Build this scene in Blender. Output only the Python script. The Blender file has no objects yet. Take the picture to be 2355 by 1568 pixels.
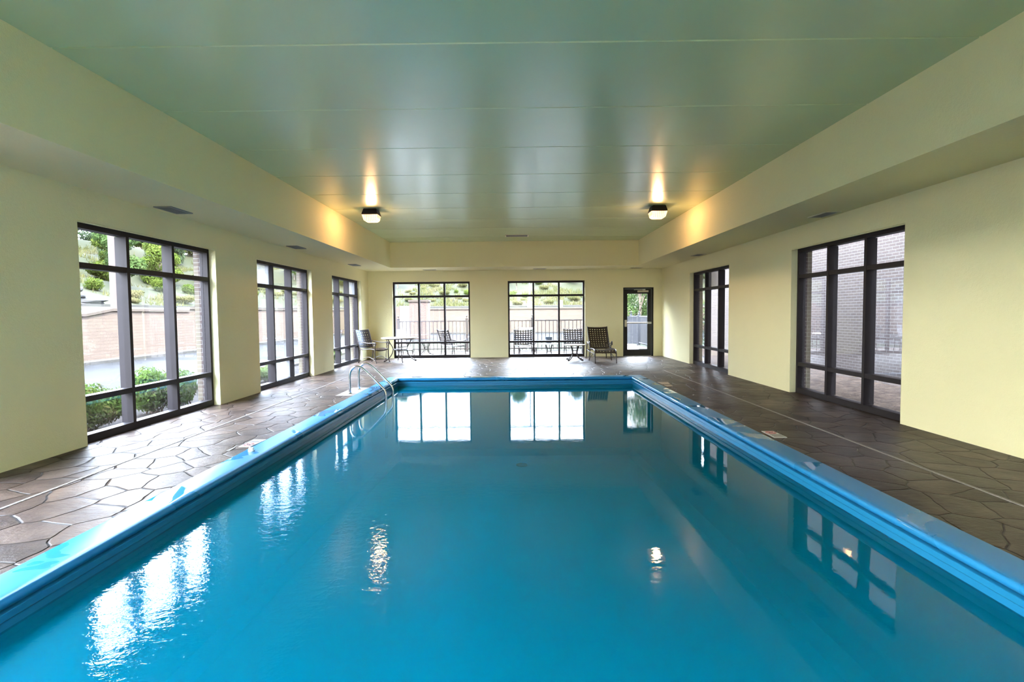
import bpy, bmesh, math, random
from mathutils import Vector, Matrix
R = random.Random(7)
sc = bpy.context.scene
COL = sc.collection
PI = math.pi

# ------------------------------------------------------------------ materials
def nt(name):
    m = bpy.data.materials.new(name); m.use_nodes = True
    t = m.node_tree; t.nodes.clear()
    out = t.nodes.new('ShaderNodeOutputMaterial')
    return m, t, out
def N(t, typ, **kw):
    n = t.nodes.new(typ)
    for k, v in kw.items():
        if k in n.inputs.keys() if hasattr(n.inputs, 'keys') else False: n.inputs[k].default_value = v
        else: setattr(n, k, v)
    return n
def L(t, a, b): t.links.new(a, b)
def coords(t, scale=(1, 1, 1), kind='Object', rot=(0, 0, 0)):
    tc = t.nodes.new('ShaderNodeTexCoord'); mp = t.nodes.new('ShaderNodeMapping')
    mp.inputs['Scale'].default_value = scale; mp.inputs['Rotation'].default_value = rot
    L(t, tc.outputs[kind], mp.inputs['Vector']); return mp.outputs['Vector']
def worldpos(t, scale=(1, 1, 1)):
    g = t.nodes.new('ShaderNodeNewGeometry'); mp = t.nodes.new('ShaderNodeMapping')
    mp.inputs['Scale'].default_value = scale
    L(t, g.outputs['Position'], mp.inputs['Vector']); return mp.outputs['Vector']
def noise(t, vec, scale, detail=3, rough=.55, dist=0):
    n = t.nodes.new('ShaderNodeTexNoise'); n.inputs['Scale'].default_value = scale
    n.inputs['Detail'].default_value = detail; n.inputs['Roughness'].default_value = rough
    n.inputs['Distortion'].default_value = dist
    if vec is not None: L(t, vec, n.inputs['Vector'])
    return n
def ramp(t, fac, stops):
    r = t.nodes.new('ShaderNodeValToRGB'); e = r.color_ramp.elements
    while len(e) > 1: e.remove(e[-1])
    e[0].position = stops[0][0]; e[0].color = (*stops[0][1], 1)
    for p, c in stops[1:]:
        k = e.new(p); k.color = (*c, 1)
    L(t, fac, r.inputs['Fac']); return r.outputs['Color']
def math_(t, op, a, b=None):
    m = t.nodes.new('ShaderNodeMath'); m.operation = op
    for i, v in enumerate((a, b)):
        if v is None: continue
        if isinstance(v, (int, float)): m.inputs[i].default_value = v
        else: L(t, v, m.inputs[i])
    return m.outputs[0]
def mixc(t, fac, a, b, blend='MIX'):
    m = t.nodes.new('ShaderNodeMix'); m.data_type = 'RGBA'; m.blend_type = blend
    for s, v in ((m.inputs[0], fac), (m.inputs[6], a), (m.inputs[7], b)):
        if isinstance(v, (int, float)): s.default_value = v
        elif isinstance(v, tuple): s.default_value = (*v, 1)
        else: L(t, v, s)
    return m.outputs[2]
def bump(t, h, strength=.3, dist=.01, normal=None):
    b = t.nodes.new('ShaderNodeBump'); b.inputs['Strength'].default_value = strength
    b.inputs['Distance'].default_value = dist; L(t, h, b.inputs['Height'])
    if normal is not None: L(t, normal, b.inputs['Normal'])
    return b.outputs['Normal']
def pbsdf(t, out, color=(.8, .8, .8), rough=.5, metal=0, spec=.5, normal=None):
    p = t.nodes.new('ShaderNodeBsdfPrincipled')
    if isinstance(color, tuple): p.inputs['Base Color'].default_value = (*color, 1)
    else: L(t, color, p.inputs['Base Color'])
    if isinstance(rough, (int, float)): p.inputs['Roughness'].default_value = rough
    else: L(t, rough, p.inputs['Roughness'])
    p.inputs['Metallic'].default_value = metal
    p.inputs['Specular IOR Level'].default_value = spec
    if normal is not None: L(t, normal, p.inputs['Normal'])
    L(t, p.outputs[0], out.inputs[0]); return p
def simple(name, color, rough=.5, metal=0, spec=.5, var=.12, vscale=6, bstr=0, bscale=60):
    m, t, out = nt(name); v = worldpos(t)
    n = noise(t, v, vscale, 3)
    c = mixc(t, n.outputs['Fac'], tuple(x * (1 - var) for x in color), tuple(min(1, x * (1 + var)) for x in color))
    nm = None
    if bstr: nm = bump(t, noise(t, v, bscale, 2).outputs['Fac'], bstr, .004)
    pbsdf(t, out, c, rough, metal, spec, nm); return m

def mat_plaster(name, col, rough=.85):
    m, t, out = nt(name); v = worldpos(t)
    n1 = noise(t, v, .8, 3); n2 = noise(t, v, 90, 4, .7); n3 = noise(t, v, 28, 3)
    c = mixc(t, n1.outputs['Fac'], tuple(x * .95 for x in col), tuple(min(1, x * 1.04) for x in col))
    c = mixc(t, math_(t, 'MULTIPLY', n2.outputs['Fac'], .12), c, tuple(x * .6 for x in col))
    h = math_(t, 'ADD', n2.outputs['Fac'], math_(t, 'MULTIPLY', n3.outputs['Fac'], .9))
    pbsdf(t, out, c, rough, 0, .3, bump(t, h, .5, .006)); return m

def mat_brick(name, a, b, mortar, bw=.2, bh=.075, ms=.008, axis='xz'):
    m, t, out = nt(name)
    g = t.nodes.new('ShaderNodeNewGeometry'); s = t.nodes.new('ShaderNodeSeparateXYZ'); cmb = t.nodes.new('ShaderNodeCombineXYZ')
    L(t, g.outputs['Position'], s.inputs[0])
    u = math_(t, 'ADD', s.outputs['X'], s.outputs['Y'])
    L(t, u, cmb.inputs[0]); L(t, s.outputs['Z'], cmb.inputs[1])
    br = t.nodes.new('ShaderNodeTexBrick'); L(t, cmb.outputs[0], br.inputs['Vector'])
    br.inputs['Color1'].default_value = (*a, 1); br.inputs['Color2'].default_value = (*b, 1); br.inputs['Mortar'].default_value = (*mortar, 1)
    br.inputs['Scale'].default_value = 1; br.inputs['Mortar Size'].default_value = ms; br.inputs['Brick Width'].default_value = bw
    br.inputs['Row Height'].default_value = bh; br.inputs['Mortar Smooth'].default_value = .2
    n = noise(t, cmb.outputs[0], 18, 3)
    c = mixc(t, math_(t, 'MULTIPLY', n.outputs['Fac'], .35), br.outputs['Color'], tuple(x * .6 for x in a))
    h = math_(t, 'SUBTRACT', math_(t, 'MULTIPLY', n.outputs['Fac'], .3), br.outputs['Fac'])
    pbsdf(t, out, c, .9, 0, .2, bump(t, h, .6, .01)); return m

def mat_flagstone():
    m, t, out = nt('stamped_concrete')
    v0 = worldpos(t, (1, 1, 0))
    nd = noise(t, v0, 1.1, 3, .55)
    dv = t.nodes.new('ShaderNodeVectorMath'); dv.operation = 'MULTIPLY_ADD'
    L(t, nd.outputs['Color'], dv.inputs[0]); dv.inputs[1].default_value = (.30, .30, 0); L(t, v0, dv.inputs[2])
    mp = t.nodes.new('ShaderNodeMapping'); mp.inputs['Scale'].default_value = (3.3, 2.7, 1); mp.inputs['Rotation'].default_value = (0, 0, .35)
    L(t, dv.outputs[0], mp.inputs['Vector'])
    ve = t.nodes.new('ShaderNodeTexVoronoi'); ve.feature = 'DISTANCE_TO_EDGE'; ve.voronoi_dimensions = '2D'
    vc = t.nodes.new('ShaderNodeTexVoronoi'); vc.feature = 'F1'; vc.voronoi_dimensions = '2D'
    for n_ in (ve, vc):
        n_.inputs['Scale'].default_value = 1; n_.inputs['Randomness'].default_value = .85; L(t, mp.outputs[0], n_.inputs['Vector'])
    joint = ramp(t, ve.outputs['Distance'], [(0, (0, 0, 0)), (.035, (1, 1, 1))])
    edge = ramp(t, ve.outputs['Distance'], [(.0, (0, 0, 0)), (.16, (1, 1, 1))])
    grain = noise(t, worldpos(t, (10, 19, 1)), 1.3, 5, .66)
    blot = noise(t, v0, 4.6, 5, .62)
    sep = t.nodes.new('ShaderNodeSeparateColor'); L(t, vc.outputs['Color'], sep.inputs[0])
    c = ramp(t, math_(t, 'ADD', math_(t, 'MULTIPLY', blot.outputs['Fac'], .75), math_(t, 'MULTIPLY', sep.outputs[0], .25)),
             [(.3, (.030, .020, .016)), (.5, (.070, .047, .036)), (.7, (.135, .094, .071))])
    c = mixc(t, math_(t, 'MULTIPLY', grain.outputs['Fac'], .5), c, (.046, .033, .027))
    c = mixc(t, joint, (.017, .012, .010), c)
    h = math_(t, 'ADD', math_(t, 'MULTIPLY', joint, .8), math_(t, 'ADD', math_(t, 'MULTIPLY', edge, .22), math_(t, 'MULTIPLY', grain.outputs['Fac'], .55)))
    wet = noise(t, v0, .7, 3)
    r = ramp(t, wet.outputs['Fac'], [(.35, (.34, .34, .34)), (.65, (.50, .50, .50))])
    pbsdf(t, out, c, r, 0, .13, bump(t, h, .9, .014)); return m

def mat_ceiling():
    m, t, out = nt('ceiling_paint'); v = worldpos(t)
    n1 = noise(t, v, .7, 3); n2 = noise(t, worldpos(t, (1, 2.5, 1)), .8, 3)
    col = (.58, .70, .42)
    c = mixc(t, n1.outputs['Fac'], tuple(x * .94 for x in col), tuple(x * 1.05 for x in col))
    r = ramp(t, n2.outputs['Fac'], [(.3, (.235, .235, .235)), (.7, (.262, .262, .262))])
    pbsdf(t, out, c, r, 0, 1.0); return m

def mat_water():
    m, t, out = nt('pool_water')
    va = worldpos(t, (1, 1, 0))
    n1 = noise(t, worldpos(t, (1.0, 1.6, 0)), 11, 3, .55, .4); n2 = noise(t, va, 46, 2)
    big = noise(t, va, .55, 2)
    vd = t.nodes.new('ShaderNodeVectorMath'); vd.operation = 'DISTANCE'; L(t, va, vd.inputs[0]); vd.inputs[1].default_value = (-2.0, 3.2, 0)
    mr = t.nodes.new('ShaderNodeMapRange'); mr.interpolation_type = 'SMOOTHSTEP'; L(t, vd.outputs['Value'], mr.inputs[0])
    for k_, q in zip((1, 2, 3, 4), (.8, 3.4, 1.0, .11)): mr.inputs[k_].default_value = q     # stirred up beside the return inlet
    calm = math_(t, 'MULTIPLY', mr.outputs[0], math_(t, 'ADD', big.outputs['Fac'], .5))
    h = math_(t, 'MULTIPLY', math_(t, 'ADD', n1.outputs['Fac'], math_(t, 'MULTIPLY', n2.outputs['Fac'], .28)), calm)
    nm = bump(t, h, .16, .012)
    fr = t.nodes.new('ShaderNodeFresnel'); fr.inputs['IOR'].default_value = 1.225; L(t, nm, fr.inputs['Normal'])
    tr = t.nodes.new('ShaderNodeBsdfTransparent'); tr.inputs[0].default_value = (.55, .95, 1, 1)
    df = t.nodes.new('ShaderNodeBsdfDiffuse'); df.inputs[0].default_value = (.0, .23, .36, 1)
    tm = t.nodes.new('ShaderNodeMixShader'); tm.inputs[0].default_value = .42
    L(t, tr.outputs[0], tm.inputs[1]); L(t, df.outputs[0], tm.inputs[2])
    gl = t.nodes.new('ShaderNodeBsdfGlossy'); gl.inputs['Roughness'].default_value = .012; L(t, nm, gl.inputs['Normal'])
    mx = t.nodes.new('ShaderNodeMixShader')
    L(t, fr.outputs[0], mx.inputs[0]); L(t, tm.outputs[0], mx.inputs[1]); L(t, gl.outputs[0], mx.inputs[2])
    L(t, mx.outputs[0], out.inputs[0]); return m

def mat_glass(name, haze=0.0):
    m, t, out = nt(name)
    g = t.nodes.new('ShaderNodeNewGeometry')
    fr = t.nodes.new('ShaderNodeFresnel'); fr.inputs['IOR'].default_value = 1.55
    f = math_(t, 'MULTIPLY', math_(t, 'MULTIPLY', fr.outputs[0], math_(t, 'SUBTRACT', 1.0, g.outputs['Backfacing'])), 1.9)
    f = math_(t, 'MINIMUM', f, 1.0)
    tr = t.nodes.new('ShaderNodeBsdfTransparent'); tr.inputs[0].default_value = (.97, .985, .98, 1)
    last = tr.outputs[0]
    if haze:
        d = t.nodes.new('ShaderNodeBsdfDiffuse'); d.inputs[0].default_value = (.30, .31, .32, 1)
        tl = t.nodes.new('ShaderNodeBsdfTranslucent'); tl.inputs[0].default_value = (.30, .31, .32, 1)
        a = t.nodes.new('ShaderNodeMixShader'); a.inputs[0].default_value = .5
        L(t, d.outputs[0], a.inputs[1]); L(t, tl.outputs[0], a.inputs[2])
        b = t.nodes.new('ShaderNodeMixShader')
        n = noise(t, worldpos(t), 3.5, 3)
        L(t, math_(t, 'MULTIPLY', math_(t, 'ADD', n.outputs['Fac'], .5), haze), b.inputs[0])
        L(t, last, b.inputs[1]); L(t, a.outputs[0], b.inputs[2]); last = b.outputs[0]
    gl = t.nodes.new('ShaderNodeBsdfGlossy'); gl.inputs['Roughness'].default_value = 0.0
    mx = t.nodes.new('ShaderNodeMixShader')
    L(t, f, mx.inputs[0]); L(t, last, mx.inputs[1]); L(t, gl.outputs[0], mx.inputs[2])
    L(t, mx.outputs[0], out.inputs[0]); return m

def mat_coping():
    m, t, out = nt('blue_coping'); v = worldpos(t, (1, 1, 1))
    n1 = noise(t, v, 1.6, 3, .5, .6); n2 = noise(t, v, 22, 3)
    wet = ramp(t, n1.outputs['Fac'], [(.55, (0, 0, 0)), (.575, (1, 1, 1))])
    c = mixc(t, math_(t, 'MULTIPLY', n2.outputs['Fac'], .3), (.012, .18, .40), (.035, .22, .41))
    r = mixc(t, wet, (.36, .36, .36), (.04, .04, .04))
    pbsdf(t, out, c, r, 0, .25, bump(t, n2.outputs['Fac'], .04, .002)); return m

def mat_liner():
    m, t, out = nt('pool_liner'); v = worldpos(t)
    n = noise(t, v, 1.2, 3)
    c = mixc(t, n.outputs['Fac'], (.0, .30, .48), (.003, .36, .56))
    pbsdf(t, out, c, .5, 0, .2); return m

def mat_leaf(name, a, b, c3, vs=1.6, tl=.35):
    a, b, c3 = (tuple(x * EXL for x in q) for q in (a, b, c3))
    m, t, out = nt(name); v = worldpos(t)
    n = noise(t, v, vs, 4, .7)
    c = ramp(t, n.outputs['Fac'], [(.3, a), (.52, b), (.72, c3)])
    d = t.nodes.new('ShaderNodeBsdfDiffuse'); L(t, c, d.inputs[0])
    tr = t.nodes.new('ShaderNodeBsdfTranslucent'); L(t, c, tr.inputs[0])
    mx = t.nodes.new('ShaderNodeMixShader'); mx.inputs[0].default_value = tl
    L(t, d.outputs[0], mx.inputs[1]); L(t, tr.outputs[0], mx.inputs[2]); L(t, mx.outputs[0], out.inputs[0]); return m

def mat_ground(name, stops, scale=.6, rough=.95, fine=12, bstr=.4):
    stops = [(p, tuple(x * EX for x in c)) for p, c in stops]
    m, t, out = nt(name); v = worldpos(t)
    n = noise(t, v, scale, 6, .68); f = noise(t, v, fine, 4, .7)
    k = math_(t, 'ADD', math_(t, 'MULTIPLY', n.outputs['Fac'], .6), math_(t, 'MULTIPLY', f.outputs['Fac'], .4))
    c = ramp(t, k, stops)
    pbsdf(t, out, c, rough, 0, .15, bump(t, f.outputs['Fac'], bstr, .03)); return m

def mat_emit_lens():
    m, t, out = nt('lamp_lens'); v = worldpos(t)
    w = t.nodes.new('ShaderNodeTexWave'); w.inputs['Scale'].default_value = 9; L(t, v, w.inputs['Vector'])
    e = t.nodes.new('ShaderNodeEmission'); e.inputs[0].default_value = (1, .62, .30, 1)
    s = math_(t, 'ADD', .22, math_(t, 'MULTIPLY', w.outputs['Fac'], .45)); L(t, s, e.inputs[1])
    g = t.nodes.new('ShaderNodeBsdfGlossy'); g.inputs['Roughness'].default_value = .2
    tr = t.nodes.new('ShaderNodeBsdfTransparent'); tr.inputs[0].default_value = (1, .95, .85, 1)
    m0 = t.nodes.new('ShaderNodeMixShader'); m0.inputs[0].default_value = .5
    L(t, e.outputs[0], m0.inputs[1]); L(t, tr.outputs[0], m0.inputs[2])
    mx = t.nodes.new('ShaderNodeMixShader'); mx.inputs[0].default_value = .06
    L(t, m0.outputs[0], mx.inputs[1]); L(t, g.outputs[0], mx.inputs[2]); L(t, mx.outputs[0], out.inputs[0]); return m
def mat_emit(name, col, s):
    m, t, out = nt(name); e = t.nodes.new('ShaderNodeEmission'); e.inputs[0].default_value = (*col, 1); e.inputs[1].default_value = s
    L(t, e.outputs[0], out.inputs[0]); return m

M = {}
EX, EXL = .042, .17   # reflectance scale of ground and foliage out of doors
WALLC = (.82, .765, .465)
M['plaster'] = mat_plaster('cream_plaster', WALLC)
M['brick'] = mat_brick('brown_brick', (.056, .041, .036), (.074, .055, .048), (.135, .125, .115), .2, .062, .0065)
M['brick_red'] = mat_brick('pale_red_brick', (.052, .031, .024), (.064, .041, .031), (.074, .065, .057))
M['block'] = mat_brick('tan_block', (.056, .040, .030), (.066, .048, .036), (.044, .032, .025), .30, .11, .006)
M['floor'] = mat_flagstone()
M['ceil'] = mat_ceiling()
M['water'] = mat_water()
M['glass'] = mat_glass('window_glass'); M['fog'] = mat_glass('fogged_glass', .55)
M['coping'] = mat_coping(); M['liner'] = mat_liner()
M['track'] = simple('blue_track_plastic', (.012, .17, .34), .3, 0, .35, .08)
M['bronze'] = simple('dark_bronze_frame', (.021, .017, .018), .5, 0, .18, .15)
M['black'] = simple('black_door_paint', (.010, .010, .011), .35, 0, .4)
M['iron'] = simple('dark_cast_metal', (.030, .021, .017), .35, .3, .5)
M['strap'] = simple('brown_vinyl_strap', (.040, .026, .020), .30, 0, .55)
M['strap_sunlit'] = simple('sunlit_vinyl_strap', (.085, .07, .067), .4, 0, .5)  # strap colour lightened, sunlight put into the base colour
M['steel'] = simple('polished_stainless', (.62, .63, .64), .13, 1.0, .5, .03)
M['alu'] = simple('brushed_aluminium', (.55, .55, .53), .32, 1.0, .5, .04)
M['beige_metal'] = simple('beige_painted_metal', (.55, .49, .36), .45)
M['tabletop'] = simple('pale_stone_tabletop', (.66, .62, .58), .25, 0, .5, .08, 20)
M['ventgrey'] = simple('grey_vent_metal', (.20, .205, .21), .45)
M['ventcream'] = simple('cream_vent_metal', (.55, .52, .38), .5)
M['dark'] = simple('dark_duct', (.012, .012, .012), .9)
M['tile_white'] = simple('white_marker_tile', (.62, .60, .57), .4, 0, .4, .05)
M['tile_beige'] = simple('beige_marker_tile', (.46, .37, .27), .5, 0, .4, .12)
M['ink_red'] = simple('red_marking', (.34, .04, .03), .5)
M['ink_black'] = simple('black_marking', (.02, .022, .024), .5)
M['white_plastic'] = simple('white_plastic', (.75, .76, .74), .35)
M['drain'] = simple('pale_drain_plastic', (.22, .20, .185), .55, 0, .3, .12, 30)
M['slab'] = simple('anchor_concrete', (.30, .26, .23), .6, 0, .4, .2, 12, .3)
M['lens'] = mat_emit_lens()
M['asphalt'] = mat_ground('asphalt', [(.35, (.035, .035, .043)), (.6, (.055, .055, .066))], .8, .95, 40, .2)
M['concrete'] = mat_ground('patio_concrete', [(.35, (1.25, 1.0, .86)), (.65, (1.6, 1.32, 1.15))], .7, .9, 30, .1)
M['kerb'] = mat_ground('kerb_concrete', [(.35, (.52, .48, .42)), (.65, (.62, .58, .52))], .9, .9, 30, .1)
M['mulch'] = mat_ground('mulch', [(.36, (.25, .15, .10)), (.5, (1.0, .66, .47)), (.62, (2.3, 1.65, 1.2))], 7, .95, 30, 1)  # mulch colour brightened to stand in for light in the dim courtyard
M['mulch_dimmed'] = mat_ground('mulch_dimmed', [(.32, (.05, .03, .02)), (.5, (.16, .10, .07)), (.66, (.30, .21, .15))], 5, .95, 26, 1)  # same mulch, colour darkened where strong daylight falls
M['lawn'] = mat_ground('lawn', [(.3, (.075, .15, .012)), (.5, (.115, .215, .022)), (.7, (.18, .27, .045))], .35, .95, 9, .6)
M['meadow'] = mat_ground('meadow', [(.28, (.095, .15, .02)), (.45, (.16, .20, .035)), (.58, (.22, .215, .06)), (.75, (.27, .24, .10))], .5, .95, 3, 1)
M['rock'] = mat_ground('rock', [(.3, (.16, .15, .14)), (.5, (.33, .31, .30)), (.7, (.46, .43, .42))], 1.2, .9, 5, 1)
M['leaf_bush'] = mat_leaf('shrub_leaf', (.16, .30, .06), (.32, .52, .11), (.62, .46, .17), 4)
M['leaf_a'] = mat_leaf('tree_leaf', (.11, .20, .06), (.19, .31, .10), (.28, .40, .15), .9)
M['leaf_b'] = mat_leaf('yellow_green_leaf', (.12, .19, .04), (.22, .31, .06), (.33, .38, .10), 1.1)
M['leaf_c'] = mat_leaf('dull_green_leaf', (.13, .20, .11), (.20, .29, .15), (.29, .37, .19), .9)
M['leaf_straw'] = mat_leaf('meadow_grass_blade', (.20, .23, .08), (.32, .31, .13), (.44, .37, .22), .5)
M['bark'] = simple('bark', (.10, .075, .055), .9, 0, .2, .3, 9, .5, 30)
M['pole'] = simple('weathered_pole', (.05, .038, .034), .85, 0, .2, .2, 8)
M['pale_panel'] = simple('pale_panel', (.12, .115, .10), .7)
M['yellow'] = simple('pale_yellow_paint', (.11, .085, .035), .6)
M['galv'] = simple('galvanised_metal', (.045, .045, .048), .5, .2)
M['fence'] = simple('dark_fence_paint', (.018, .013, .012), .45)
M['bucket'] = simple('grey_blue_plastic', (.022, .034, .046), .3)
M['roof'] = simple('roof_membrane', (.3, .3, .3), .9)
M['facade'] = simple('pale_facade', (.25, .24, .23), .85)
M['facade_glass'] = simple('dark_window_glass', (.08, .09, .10), .1)

# ------------------------------------------------------------------ mesh helpers
def new_bm(): return bmesh.new()
def obj(name, bm, mat, parent=None, smooth=False, loc=None):
    bmesh.ops.recalc_face_normals(bm, faces=bm.faces[:]) if smooth != 'keep' else None
    me = bpy.data.meshes.new(name); bm.to_mesh(me); bm.free()
    for m in (mat if isinstance(mat, (list, tuple)) else [mat]): me.materials.append(m)
    if smooth is True:
        for p in me.polygons: p.use_smooth = True
        try: me.set_sharp_from_angle(angle=math.radians(40))
        except Exception: pass
    o = bpy.data.objects.new(name, me); COL.objects.link(o)
    if parent is not None: o.parent = parent
    if loc is not None: o.location = loc
    return o
def thing(name, label, cat, loc=(0, 0, 0), rz=0, group=None):
    o = bpy.data.objects.new(name, None); COL.objects.link(o); o.empty_display_size = .1
    o.location = loc; o.rotation_euler = (0, 0, rz); o['label'] = label; o['category'] = cat
    if group: o['group'] = group
    return o
def tag(o, label, cat, group=None, kind=None):
    o['label'] = label; o['category'] = cat
    if group: o['group'] = group
    if kind: o['kind'] = kind
    return o
def structure(o, label=None, cat=None):
    o['kind'] = 'structure'
    if label: o['label'] = label
    if cat: o['category'] = cat
    return o
def empty_struct(name, label, cat):
    o = bpy.data.objects.new(name, None); COL.objects.link(o); o.empty_display_size = .1
    return structure(o, label, cat)
def box(bm, x0, x1, y0, y1, z0, z1, mi=0):
    vs = [bm.verts.new(p) for p in ((x0, y0, z0), (x1, y0, z0), (x1, y1, z0), (x0, y1, z0), (x0, y0, z1), (x1, y0, z1), (x1, y1, z1), (x0, y1, z1))]
    for f in ((0, 3, 2, 1), (4, 5, 6, 7), (0, 1, 5, 4), (1, 2, 6, 5), (2, 3, 7, 6), (3, 0, 4, 7)):
        fa = bm.faces.new([vs[i] for i in f]); fa.material_index = mi
    return vs
def bbox(bm, x0, x1, y0, y1, z0, z1, b=.006, seg=2):
    t = bmesh.new(); box(t, x0, x1, y0, y1, z0, z1)
    bmesh.ops.bevel(t, geom=t.edges[:], offset=b, segments=seg, affect='EDGES', profile=.5)
    join(bm, t)
def join(bm, t, mat=None):
    mp = {}
    for v in t.verts: mp[v] = bm.verts.new(mat @ v.co if mat else v.co)
    for f in t.faces:
        try:
            nf = bm.faces.new([mp[v] for v in f.verts]); nf.material_index = f.material_index
        except ValueError: pass
    t.free()
def crom(pts, n=6, closed=False):
    P = [Vector(p) for p in pts]; out = []
    k = len(P)
    for i in range(k - 1):
        p0 = P[max(i - 1, 0)]; p1 = P[i]; p2 = P[i + 1]; p3 = P[min(i + 2, k - 1)]
        for j in range(n):
            u = j / n
            out.append(.5 * ((2 * p1) + (p2 - p0) * u + (2 * p0 - 5 * p1 + 4 * p2 - p3) * u * u + (3 * p1 - p0 - 3 * p2 + p3) * u ** 3))
    out.append(P[-1]); return out
def tube(bm, pts, r, seg=8, caps=True):
    P = [Vector(p) for p in pts]; rings = []; up = None
    for i, p in enumerate(P):
        d = (P[min(i + 1, len(P) - 1)] - P[max(i - 1, 0)]).normalized()
        if up is None:
            up = Vector((0, 0, 1)) if abs(d.z) < .9 else Vector((1, 0, 0))
        s = d.cross(up)
        if s.length < 1e-5: s = d.cross(Vector((0, 1, 0)))
        s.normalize(); up = s.cross(d).normalized()
        rr = r[i] if isinstance(r, (list, tuple)) else r
        rings.append([bm.verts.new(p + rr * (math.cos(2 * PI * k / seg) * s + math.sin(2 * PI * k / seg) * up)) for k in range(seg)])
    for a, b in zip(rings, rings[1:]):
        for k in range(seg): bm.faces.new((a[k], a[(k + 1) % seg], b[(k + 1) % seg], b[k]))
    if caps: bm.faces.new(rings[0][::-1]); bm.faces.new(rings[-1])
def lathe(bm, prof, seg=24, c=(0, 0, 0), sx=1, sy=1):
    rings = []
    for r, z in prof:
        rings.append([bm.verts.new((c[0] + sx * r * math.cos(2 * PI * k / seg), c[1] + sy * r * math.sin(2 * PI * k / seg), c[2] + z)) for k in range(seg)])
    for a, b in zip(rings, rings[1:]):
        for k in range(seg): bm.faces.new((a[k], a[(k + 1) % seg], b[(k + 1) % seg], b[k]))
    bm.faces.new(rings[0][::-1]); bm.faces.new(rings[-1])
def ribbon(bm, pts, wdir, w, th=.004):
    """thin solid band following pts, wide along wdir"""
    W = Vector(wdir).normalized() * (w / 2); P = [Vector(p) for p in pts]; rings = []
    for i, p in enumerate(P):
        d = (P[min(i + 1, len(P) - 1)] - P[max(i - 1, 0)]).normalized(); n = d.cross(W).normalized() * (th / 2)
        rings.append([bm.verts.new(p + s * W + q * n) for s, q in ((-1, -1), (1, -1), (1, 1), (-1, 1))])
    for a, b in zip(rings, rings[1:]):
        for k in range(4): bm.faces.new((a[k], a[(k + 1) % 4], b[(k + 1) % 4], b[k]))
    bm.faces.new(rings[0][::-1]); bm.faces.new(rings[-1])
def copy_tree(o, parent=None):
    c = o.copy(); COL.objects.link(c)
    if parent is not None: c.parent = parent
    for ch in list(o.children): copy_tree(ch, c)
    return c

# ------------------------------------------------------------------ room dimensions (metres)
XL, XR, YB, YF = -4.518, 4.58, 17.083, -3.0
ZS, ZC, WT = 2.707, 3.428, 2.368
FXL, FXR, FYB = -3.548, 3.582, 15.88
REV, FD, TH = .10, .115, .34           # recess, frame depth, wall thickness
LW = [(-2.7, .7), (.95, 4.38), (5.731, 8.364), (9.704, 12.313), (13.691, 16.262)]
RW = [(1.23, 3.87), (6.508, 9.14), (11.78, 14.397)]
BW = [(-3.772, -1.371), (-.1925, 2.193)]
DOOR = (3.380, 4.327, 2.131)

def wall(name, axis, inner, sgn, a0, a1, z0, z1, holes, label):
    """a wall with window holes; inner face at `inner`, growing outwards along sgn; plaster inside, brick outside"""
    bm = new_bm()
    def P(a, d, z): return (inner + sgn * d, a, z) if axis == 'x' else (a, inner + sgn * d, z)
    us = sorted({a0, a1, *[h[0] for h in holes], *[h[1] for h in holes]}); vs = sorted({z0, z1, *[h[2] for h in holes], *[h[3] for h in holes]})
    def solid(u, v): return not any(h[0] < u < h[1] and h[2] < v < h[3] for h in holes)
    def q(pts, mi):
        f = bm.faces.new([bm.verts.new(p) for p in pts]); f.material_index = mi
    MID = REV + FD * .5
    for i in range(len(us) - 1):
        for j in range(len(vs) - 1):
            u0, u1, v0, v1 = us[i], us[i + 1], vs[j], vs[j + 1]
            if not solid((u0 + u1) / 2, (v0 + v1) / 2): continue
            q([P(u0, 0, v0), P(u1, 0, v0), P(u1, 0, v1), P(u0, 0, v1)], 0)
            q([P(u0, TH, v0), P(u0, TH, v1), P(u1, TH, v1), P(u1, TH, v0)], 1)
    for h0, h1, g0, g1 in holes:
        for d0, d1, mi in ((0, MID, 0), (MID, TH, 1)):
            q([P(h0, d0, g0), P(h0, d1, g0), P(h0, d1, g1), P(h0, d0, g1)], mi)
            q([P(h1, d0, g0), P(h1, d1, g0), P(h1, d1, g1), P(h1, d0, g1)], mi)
            q([P(h0, d0, g1), P(h1, d0, g1), P(h1, d1, g1), P(h0, d1, g1)], mi)
            if mi or g0 > .01: q([P(h0, d0, g0 - .004), P(h1, d0, g0 - .004), P(h1, d1, g0 - .004), P(h0, d1, g0 - .004)], mi)
    for u in (a0, a1): q([P(u, 0, z0), P(u, TH, z0), P(u, TH, z1), P(u, 0, z1)], 1)
    q([P(a0, 0, z1), P(a1, 0, z1), P(a1, TH, z1), P(a0, TH, z1)], 1)
    o = obj(name, bm, [M['plaster'], M['brick']], smooth='keep')
    return structure(o, label, 'wall')

TOPZ = 3.9
wall('wall_left', 'x', XL, -1, YF, YB, 0, TOPZ, [(a, b, 0, WT) for a, b in LW], 'cream stucco wall with tall windows facing the driveway')
wall('wall_right', 'x', XR, 1, YF, YB, 0, TOPZ, [(a, b, 0, WT) for a, b in RW], 'bright cream stucco wall with windows onto the brick courtyard')
wall('wall_back', 'y', YB, 1, XL - TH, XR + TH, 0, TOPZ, [(a, b, 0, WT) for a, b in BW] + [(DOOR[0], DOOR[1], 0, DOOR[2])], 'cream end wall with two windows and a black door')
FW = [(-2.9, -1.75), (-1.65, -.5)]; FH_ = 3.3  # unseen glazing added so more daylight fills the room
wall('wall_front', 'y', YF, -1, XL - TH, XR + TH, 0, TOPZ, [(a, b, 0, FH_) for a, b in FW], 'cream end wall behind the camera, glazing added for fill light')

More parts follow.
